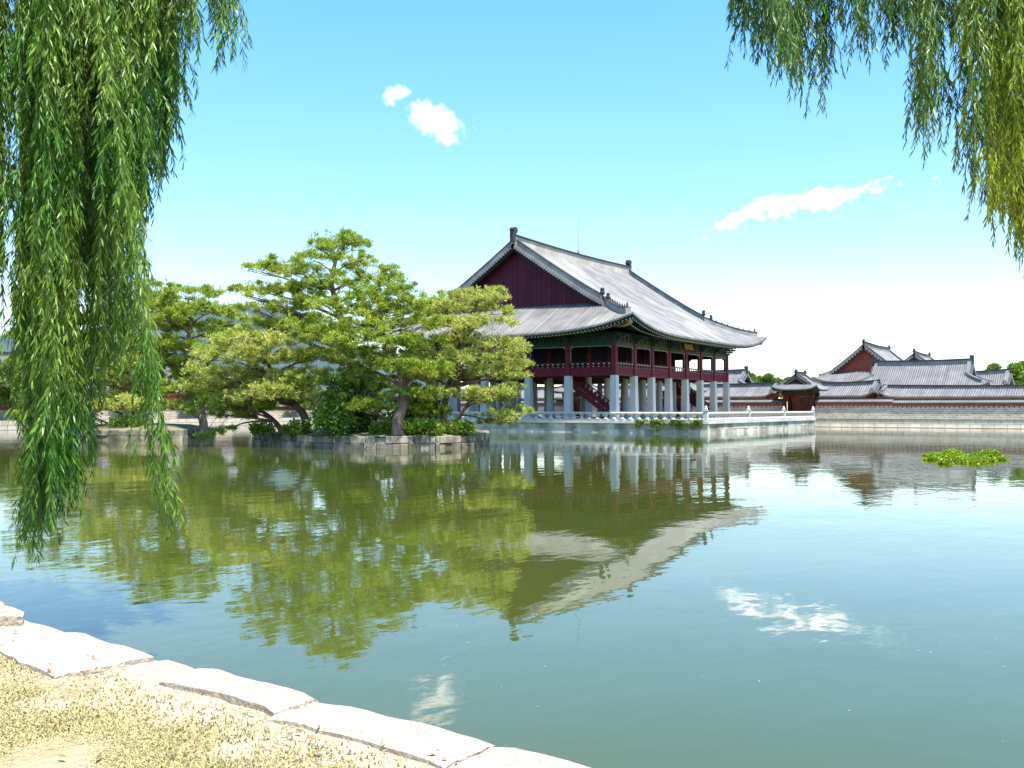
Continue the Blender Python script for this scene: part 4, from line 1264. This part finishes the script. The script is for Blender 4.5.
# ------------------------------------------------------------------ east bank: embankment, palace wall, gates, halls
mb = MB(); mb.box(0, 0.5, 0, POND_N-POND_S, -0.8, 1.16)
mb.box(-0.55, 0, 0, POND_N-POND_S, -0.8, 0.10); mb.box(-0.07, 0.55, 0, POND_N-POND_S, 1.161, 1.30)
o = mb.build('embankment_wall', 'bank_stone'); o.location = (POND_E, POND_S, 0)
tag(o, 'low pale stone embankment along the far right shore of the pond', 'embankment')
mb = MB(); mb.box(0, POND_E-POND_W+2, 0, 0.5, -0.8, 1.16)
o = mb.build('embankment_wall', 'bank_stone'); o.location = (POND_W-1, POND_N, 0)
tag(o, 'pale stone embankment of the far left shore, glimpsed between the islands', 'embankment')


def palace_wall(y0, y1, x, top, label, rz=0.0, loc=None):
    """stone base, red brick band, tiled cap; runs along local Y facing local -X"""
    root = empty('palace_wall', loc or (x, y0, BANK_Z), rz, label, 'wall', 'tile-capped palace walls'); L = y1-y0; h = top-BANK_Z
    MB().box(-0.1, 0.75, 0, L, -0.05, h*0.60).build('stone_base', 'wall_stone', root)
    mb = MB(); mb.box(0, 0.65, 0, L, h*0.60, h*0.83)
    n = int(L/0.6)
    mb.build('brick_band', 'brick_red', root)
    mb = MB()
    for k in range(n): mb.box(-0.055, 0.0, L*(k+.2)/n, L*(k+.8)/n, h*0.60+.003, h*0.66)
    mb.build('corbel', 'cream', root)
    mb = MB(); p = 0.30; n = int(L/p)
    V = []; F = []
    prof = ((0, 0), (.42, 0), (.5, .05), (.7, .075), (.9, .05))
    cols = [(L*(i+a)/n, b) for i in range(n) for a, b in prof]+[(L, 0)]
    for (yy, hh) in cols:
        V += [(-.34, yy, h*.82), (-.34, yy, h*.84+hh), (0.02, yy, h*.84+.18+hh), (0.325, yy, h*.84+.36+hh), (0.63, yy, h*.84+.18+hh), (.98, yy, h*.84+hh), (.98, yy, h*.82)]
    for i in range(len(cols)-1):
        for k in range(6): F.append((i*7+k, i*7+7+k, i*7+8+k, i*7+k+1))
    mb.add(V, F); mb.build('tile_cap', 'far_tile', root)
    mb = MB(); mb.box(.2, .45, 0, L, h*.84+.30, h*.84+.52); mb.build('cap_ridge', 'dark_tile', root)
    return root


GY = (-6.4, 12.7, 31.0)
palace_wall(-19.6, GY[0]-2.4, 47, 4.05, 'taller tile-capped stone wall from the gatehouse to the step in the cap')
palace_wall(-62, -19.6, 47, 3.86, 'tile-capped stone wall along the far right of the pond, lower than its neighbour')
palace_wall(GY[0]+2.4, GY[1]-2.4, 47, 4.05, 'tile-capped wall behind the right end of the pavilion')
palace_wall(GY[1]+2.4, GY[2]-2.4, 47, 4.05, 'tile-capped wall seen between the middle pillars under the pavilion')
palace_wall(GY[2]+2.4, 70, 47, 4.05, 'tile-capped wall seen between the left pillars under the pavilion')
palace_wall(0, 150, 0, 3.3, 'tile-capped wall of the far left shore, glimpsed between the pine trunks', rz=R(-90), loc=(-100, 74, BANK_Z))


def gatehouse(y, label):
    root = empty('gatehouse', (48.0, y, BANK_Z), 0, label, 'gatehouse', 'gatehouses in the far palace wall')
    for sx in (-1.3, 1.3):
        for sy in (-1.95, 1.95): MB().box(sx-.22, sx+.22, sy-.22, sy+.22, 0, 4.1).build('post', 'wood_dark', root)
    for sx in (-1.3, 1.3): MB().box(sx-.17, sx+.17, -2.4, 2.4, 3.45, 3.93).build('lintel', 'wood_dark', root)
    mb = MB()
    for sy in (-1.0, 1.0): mb.box(.5, .62, sy-.72, sy+.72, 2.7, 3.42)
    mb.build('transom_panel', 'brick_red', root)
    for sy in (-1.62, 1.62): MB().box(-1.0, 1.0, sy-.06, sy+.06, .1, 3.3).build('door', 'wood_dark', root)
    MB().box(1.18, 1.26, -1.72, 1.72, .17, 3.3).build('back_panel', 'brick_red', root)
    MB().box(-1.6, 1.6, -2.2, 2.2, -.02, .16).build('threshold', 'granite', root)
    mb = MB()
    mb.box(-1.62, 1.62, -2.3, 2.3, 3.93, 4.3)
    for k in range(6): mb.box(-1.85, -1.62, -2.1+k*.8, -1.85+k*.8, 3.98, 4.26)
    mb.build('bracket_band', 'olive', root)
    rf = Roof(7.4, 6.8, 4.4, 2.1, 1.5, 1.9, .55, .75, 3.0, .28, .07)
    build_roof(root, rf, 1.4, .35, 'far_tile', .32, .36, True, 'gable_brick', 'grey_plaster', 'grey_plaster', 'olive', 0, 0, .7, verge_h=.3)
    return root


gatehouse(GY[0], 'small red-posted gatehouse with a curved tiled roof right of the pavilion')
gatehouse(GY[1], 'dark gatehouse seen under the pavilion between its middle pillars')
gatehouse(GY[2], 'dark gatehouse seen under the pavilion beside the red stair')


def hall(name, label, cx, cy, L, W, eave, ridge, rz=0.0, dv=2.4, dg=3.0, lift=.8, gable_only=False, gable='gable_brick', wall='brick_red', ov=1.6, cat='hall', group='tiled halls beyond the palace wall', ridge_h=.6, orn=.9):
    root = empty(name, (cx, cy, BANK_Z), rz, label, cat, group)
    H = ridge-eave-ridge_h
    rf = Roof(L, W, eave-BANK_Z, H, dv, dg, lift, .78, min(L, W)*.45, .34, .11, gable_only)
    rf.rs = 0.35
    build_roof(root, rf, ov, .5, 'far_tile', ridge_h, .5, True, gable, 'grey_plaster', 'grey_plaster', 'corner_wood', 0, 0, orn, verge_h=.45)
    ib = MB(); ib.box(-L/2+ov+.1, L/2-ov-.1, -W/2+ov, W/2-ov, -.05, eave-BANK_Z+.2); ib.build('wall', wall, root)
    ps = MB(); n = max(3, int((L-2*ov)/2.6)); x0 = -L/2+ov
    for k in range(n+1):
        x = x0+(L-2*ov)*k/n
        for sy in (-1, 1):
            pm = MB(); pm.box(x-.16, x+.16, sy*(W/2-ov)-.2, sy*(W/2-ov)+.2, -.05, eave-BANK_Z+.1)
            pm.build('post', 'wood_dark', root)
    return root


hall('gallery', 'long low tiled gallery behind the wall left of the gatehouse', 58, 30.0, 60, 7.0, 4.5, 6.35, R(90), gable_only=True, ridge_h=.35, orn=.5, cat='gallery', ov=1.1)
hall('gallery', 'short tiled gallery between the gatehouse and the long grey hall', 58, -9.2, 12.2, 7.0, 4.5, 6.5, R(90), gable_only=True, ridge_h=.35, orn=.5, cat='gallery', ov=1.1)
hall('gallery', 'long low tiled gallery below the grey hall at the far right', 58.5, -39.0, 46, 7.4, 4.3, 5.75, R(90), gable_only=True, ridge_h=.3, orn=.45, cat='gallery', ov=1.1)
hall('hall', 'long grey roofed hall with its broad tiled slope facing the pond', 74, -18.6, 21.5, 13, 5.7, 10.3, R(90), 3.3, 3.6, 1.0)
hall('hall', 'taller hall turning a red brick gable towards the pond', 96, -6.75, 26, 17.4, 7.3, 14.3, 0, 2.5, 3.1, 1.1, orn=.8)
hall('hall', 'farthest hall whose small peak shows behind the red gable', 128, -9.0, 24, 16, 8.5, 14.2, 0, 3.4, 3.9, 1.0)
hall('hall', 'pale roofed hall just beyond the right end of the pavilion', 75, 24.0, 32, 13, 5.6, 9.4, R(90), 3.4, 3.9, 1.0)
hall('hall', 'small tiled roof ending in front of the trees at the far right', 88, -24.0, 12, 8, 6.1, 8.9, R(90), gable_only=True, ridge_h=.4, orn=.6, ov=1.0)
hall('hall', 'grey roofed hall beyond the far left shore behind the willow curtain', -12, 96, 34, 15, 5.5, 11.0, 0, 3.4, 3.9, 1.0)
hall('hall', 'grey roofed hall beyond the far left shore behind the farther island', 26, 98, 30, 14, 5.2, 10.4, 0, 3.2, 3.7, 1.0)


def round_tree(label, px, ytop, w_px, x, seed, m='far_leaf', zb=BANK_Z):
    c = on_x(px, ytop, x); k = (c-CAM).dot(FWD)/FPX; Hh = c.z-zb; RX = w_px/2*k; r = np.random.default_rng(seed); rl = random.Random(seed)
    root = empty('broadleaf_tree', (c.x, c.y, zb), 0, label, 'tree', 'trees beyond the palace halls')
    MB().tube([(0, 0, 0), (.1, .1, Hh*.3), (0, .1, Hh*.6), (0, 0, Hh*.85)], [.35, .28, .18, .06], 8).build('trunk', 'bark', root, smooth=True)
    lm = MB(); cl = []
    ncl = 26
    for i in range(ncl):
        a = rl.uniform(0, 6.283); q = math.sqrt(rl.random()); z = rl.uniform(.42, 1.0)
        s = math.sqrt(max(.05, 1-((z-.65)/.38)**2)); cl.append((math.cos(a)*q*RX*s, math.sin(a)*q*RX*s, z*Hh*.93))
        if i < 9: lm.tube([(0, 0, Hh*.4), (cl[-1][0]*.5, cl[-1][1]*.5, Hh*.5+cl[-1][2]*.2), cl[-1]], [.12, .07, .02], 5)
    lm.build('limb', 'bark', root)
    cl = np.array(cl); n = 5200; wch = r.integers(0, ncl, n); u = r.normal(0, 1, (n, 3)); u /= np.linalg.norm(u, axis=1)[:, None]; u *= (r.random(n)**.4)[:, None]
    C = cl[wch]+u*np.array((RX*.33, RX*.33, RX*.24))*rl.uniform(.9, 1.1)
    leaf_cloud('crown', C, u+np.array((0, 0, .4)), .42, 2, m, root, spread=.5, width=.55, seed=seed+3)
    return root


round_tree('yellow green tree between the grey hall and the small far roof', 992, 363, 30, 100, 61)
round_tree('dark green tree at the right edge beyond the small far roof', 1022, 361, 34, 96, 62, 'shrub')
round_tree('light green tree behind the right end of the pavilion', 748, 370, 22, 120, 63)
round_tree('lower green tree left of the gatehouse roof', 768, 374, 26, 125, 64, 'dark_shrub')
round_tree('low green tree just left of the gatehouse ridge', 785, 377, 20, 130, 65)
for i, (x, y, hh, lab) in enumerate(((18, 110, 14, 'tall tree beyond the far left wall, behind the pines of the farther island'),
                                     (2, 70, 7.0, 'broad tree before the far left wall, in the gap between the two islands'), (-9, 70, 7.5, 'tree before the far left wall, behind the farther island'),
                                     (12, 70, 6.5, 'tree before the far left wall, behind the bent pine'), (-27, 70, 7.5, 'tree before the far left wall at the left edge of the photo'),
                                     (23, 70, 6.0, 'short tree before the far left wall, behind the tallest pine'))):
    t = round_tree(lab, 600, 380, 40, 60, 70+i)
    k = hh/6.5
    t.location = (x, y, BANK_Z); t.scale = (k*.85, k*.85, k)

# ------------------------------------------------------------------ willows


def cam_pt(dep, lat, z):
    f = Vector((math.sin(YAW), math.cos(YAW), 0)); p = CAM+f*dep+RGT*lat; p.z = z; return p


def willow(name, label, trunk, limbs, strands, m, seed, leaf=.11, sp=.020, k=1.0, split=-1e9, m2=None, shoots=1.1):
    """trunk and limbs: world polylines; strands: (px, y_bottom, depth, y_start) hanging tips found on the picture plane of their own distance"""
    rl = random.Random(seed); r = np.random.default_rng(seed); ks = k
    base = trunk[0].copy(); root = empty(name, base, 0, label, 'willow tree', 'weeping willows on the near bank')
    MB().tube([p-base for p in trunk], [.38*ks, .32*ks, .28*ks, .22*ks][:len(trunk)], 10).build('trunk', 'willow_bark', root, smooth=True)
    LP = []
    for lb in limbs:
        n = 14; pts = []
        for i in range(n+1):
            t = i/n*(len(lb)-1); k = min(int(t), len(lb)-2); pts.append(lb[k].lerp(lb[k+1], t-k))
        for _ in range(2): pts = [pts[0]]+[(pts[i-1]+pts[i]*2+pts[i+1])/4 for i in range(1, n)]+[pts[-1]]
        MB().tube([p-base for p in pts], [ks*.15*(1-.8*i/n)+.012 for i in range(n+1)], 7).build('limb', 'willow_bark', root, smooth=True)
        LP += pts
    tw = MB(); Cs = []; Ds = []; Gs = []; Ss = []; Ls = []
    for (px, yb, dep, ys, *tp_) in strands:
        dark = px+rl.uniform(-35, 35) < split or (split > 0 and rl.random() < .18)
        tip = at_depth(px, yb, dep); top = at_depth(tp_[0] if tp_ else px+rl.uniform(-6, 6), ys, dep+rl.uniform(-.2, .2))
        src = min(LP, key=lambda p: (p-top).length+(1.5 if p.z < top.z else 0))
        pts = []
        if ys < 20:
            a1 = src.lerp(top, .5)+Vector((0, 0, .35)); pts += bezier(src, a1, top, 4)[:-1]
        n = max(6, int((top-tip).length/.22/ks)); w0 = rl.uniform(-.06, .06)*ks; w1 = rl.uniform(-.06, .06)*ks; ph = rl.uniform(0, 6)
        for i in range(n+1):
            t = i/n; p = top.lerp(tip, t); p = p+RGT*(w0*math.sin(t*4+ph)+rl.uniform(-.008, .008))+Vector((FWD.x, FWD.y, 0))*(w1*math.sin(t*3.2+ph)); pts.append(p)
        tw.tube([p-base for p in pts], [max(.0016, .0055*(1-i/len(pts))) for i in range(len(pts))], 3, cap=False)
        # leaves, alternate, plus short side shoots
        ch = pts if ys >= 20 else pts[2:]
        chains = [ch]
        nsh = int(len(ch)*shoots)
        for _ in range(nsh):
            i = rl.randrange(0, max(1, len(ch)-2)); a = rl.uniform(0, 6.283); l = rl.uniform(.18, .5)*ks
            o = Vector((math.cos(a), math.sin(a), 0)); s0 = ch[i]
            s1 = s0+o*l*.28+Vector((0, 0, -l*.45)); s2 = s0+o*l*.36+Vector((0, 0, -l*1.0))
            chains.append([s0, s1, s2])
            tw.tube([s0-base, s1-base, s2-base], [.002, .0016, .001], 3, cap=False)
        for c in chains:
            for a, b in zip(c[:-1], c[1:]):
                d = b-a; L = d.length
                if L < 1e-4: continue
                k = max(1, int(L/sp))
                for i in range(k):
                    q = a+d*((i+rl.random())/k); az = rl.uniform(0, 6.283); op = rl.uniform(.25, .85)
                    dd = d/L*math.cos(op)+Vector((math.cos(az), math.sin(az), 0))*math.sin(op); dd = dd+Vector((0, 0, -.35)); dd.normalize()
                    Cs.append(q-base); Ds.append(dd); Gs.append(dark)
    tw.build('twig', 'willow_twig', root)
    C = np.array(Cs); D = np.array(Ds); n = len(C)
    s = np.cross(D, r.normal(0, 1, (n, 3))); s /= np.linalg.norm(s, axis=1)[:, None]+1e-9
    nn = np.cross(s, D); Ln = leaf*r.uniform(.55, 1.2, n)[:, None]; Wd_ = Ln*r.uniform(.055, .085, n)[:, None]
    droop = np.array((0, 0, -.10))*Ln
    p1 = C+D*Ln*.4; p2 = C+D*Ln*.72+droop*.4; p3 = C+D*Ln+droop
    V = np.stack([C, p1+s*Wd_+nn*Wd_*.3, p2+s*Wd_*.75, p3, p2-s*Wd_*.75, p1-s*Wd_+nn*Wd_*.3], 1).reshape(-1, 3)
    o = np.arange(n)[:, None]*6
    F = np.vstack([o+np.array([[0, 1, 2, 3]]), o+np.array([[0, 3, 4, 5]])])
    t = np.tile(r.random(n), 2); G = np.tile(np.array(Gs), 2)
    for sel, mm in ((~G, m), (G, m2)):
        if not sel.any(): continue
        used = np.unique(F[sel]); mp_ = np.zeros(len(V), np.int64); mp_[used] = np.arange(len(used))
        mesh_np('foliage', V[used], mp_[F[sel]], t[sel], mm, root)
    return root, n


rs = random.Random(42)
ST = []


def curtain(n, x0, x1, yb0, yb1, d0, d1, ys=-40, clump=4, sp=5.0):
    k = 0
    while k < n:
        t = rs.random(); cx = x0+(x1-x0)*t; cd = rs.uniform(d0, d1); cb = yb0+(yb1-yb0)*t+rs.uniform(-22, 14)
        for _ in range(min(clump, n-k)):
            ST.append((cx+rs.gauss(0, sp), cb-abs(rs.gauss(0, 26)), cd+rs.uniform(-.25, .25), ys+rs.uniform(-25, 0))); k += 1


curtain(40, -70, 2, 230, 260, 9.6, 12.5)
curtain(48, 14, 62, 380, 400, 9.6, 12.5)
curtain(26, 20, 52, 560, 540, 9.4, 10.6)
curtain(22, 48, 98, 520, 488, 9.4, 11)
curtain(14, -60, -6, 420, 440, 9.4, 11)
curtain(24, 92, 130, 430, 330, 9.8, 11.5)
curtain(60, 55, 138, 330, 250, 9.6, 12.5)
curtain(16, 132, 148, 255, 215, 10, 12)
curtain(22, 146, 174, 195, 175, 10, 12)
curtain(18, 168, 196, 130, 60, 10, 12)
curtain(4, 205, 222, 20, 35, 10.3, 11)
curtain(6, 222, 233, 40, 78, 10.2, 11)
for k in range(6): ST.append((163+rs.uniform(0, 11), 490+k*9, 9.3+.1*k, -40, 88+k*3))
lt = [cam_pt(8.2, -8.6, BANK_Z-.1), cam_pt(8.3, -8.4, 3.2), cam_pt(8.7, -8.0, 5.4), cam_pt(9.2, -7.4, 7.0)]
ll = [[lt[3], cam_pt(10, -5.6, 8.4), cam_pt(10.6, -3.6, 8.6), cam_pt(10.8, -2.4, 7.9)], [lt[2], cam_pt(9.6, -6.2, 7.6), cam_pt(9.9, -4.6, 8.2), cam_pt(10, -3.4, 8.0)],
      [lt[3], cam_pt(11.5, -6.6, 8.6), cam_pt(12.2, -5, 8.5), cam_pt(12, -3.4, 8.1)], [lt[3], cam_pt(8.6, -8.5, 8.6), cam_pt(8, -9.6, 8.4)]]
_, nl = willow('willow_tree', 'big weeping willow hanging in long dense curtains down the left side', lt, ll, ST, 'willow_leaf', 101)

ST = []
for a in ((14, 738, 768, 40, 52), (12, 768, 795, 66, 72), (11, 800, 828, 84, 92), (8, 830, 862, 40, 50), (5, 868, 890, 10, 16), (7, 893, 906, 40, 60), (15, 906, 948, 140, 138),
          (16, 900, 1000, 30, 40), (66, 956, 1080, 185, 270), (20, 985, 1050, 235, 285)):
    curtain(int(a[0]*.72), *a[1:3], a[3]+16, a[4]+16, 4.3, 4.9, -30, 3, 4.5)
rt = [cam_pt(.2, 9.0, BANK_Z-.1), cam_pt(.4, 8.7, 2.6), cam_pt(.8, 7.9, 4.0), cam_pt(1.5, 6.9, 5.0)]
rl_ = [[rt[3], cam_pt(3.2, 4.6, 5.6), cam_pt(4.2, 2.8, 5.7), cam_pt(4.6, 1.2, 5.1)], [rt[3], cam_pt(3.2, 5.0, 5.3), cam_pt(4.2, 3.6, 5.4), cam_pt(4.6, 2.4, 5.1)], [rt[2], cam_pt(.6, 10, 5.8), cam_pt(-.6, 11, 6.2)]]
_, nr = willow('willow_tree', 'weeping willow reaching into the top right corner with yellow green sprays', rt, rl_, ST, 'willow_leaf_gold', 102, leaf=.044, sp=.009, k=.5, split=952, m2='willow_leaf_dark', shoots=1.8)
print('willow leaves', nl, nr)
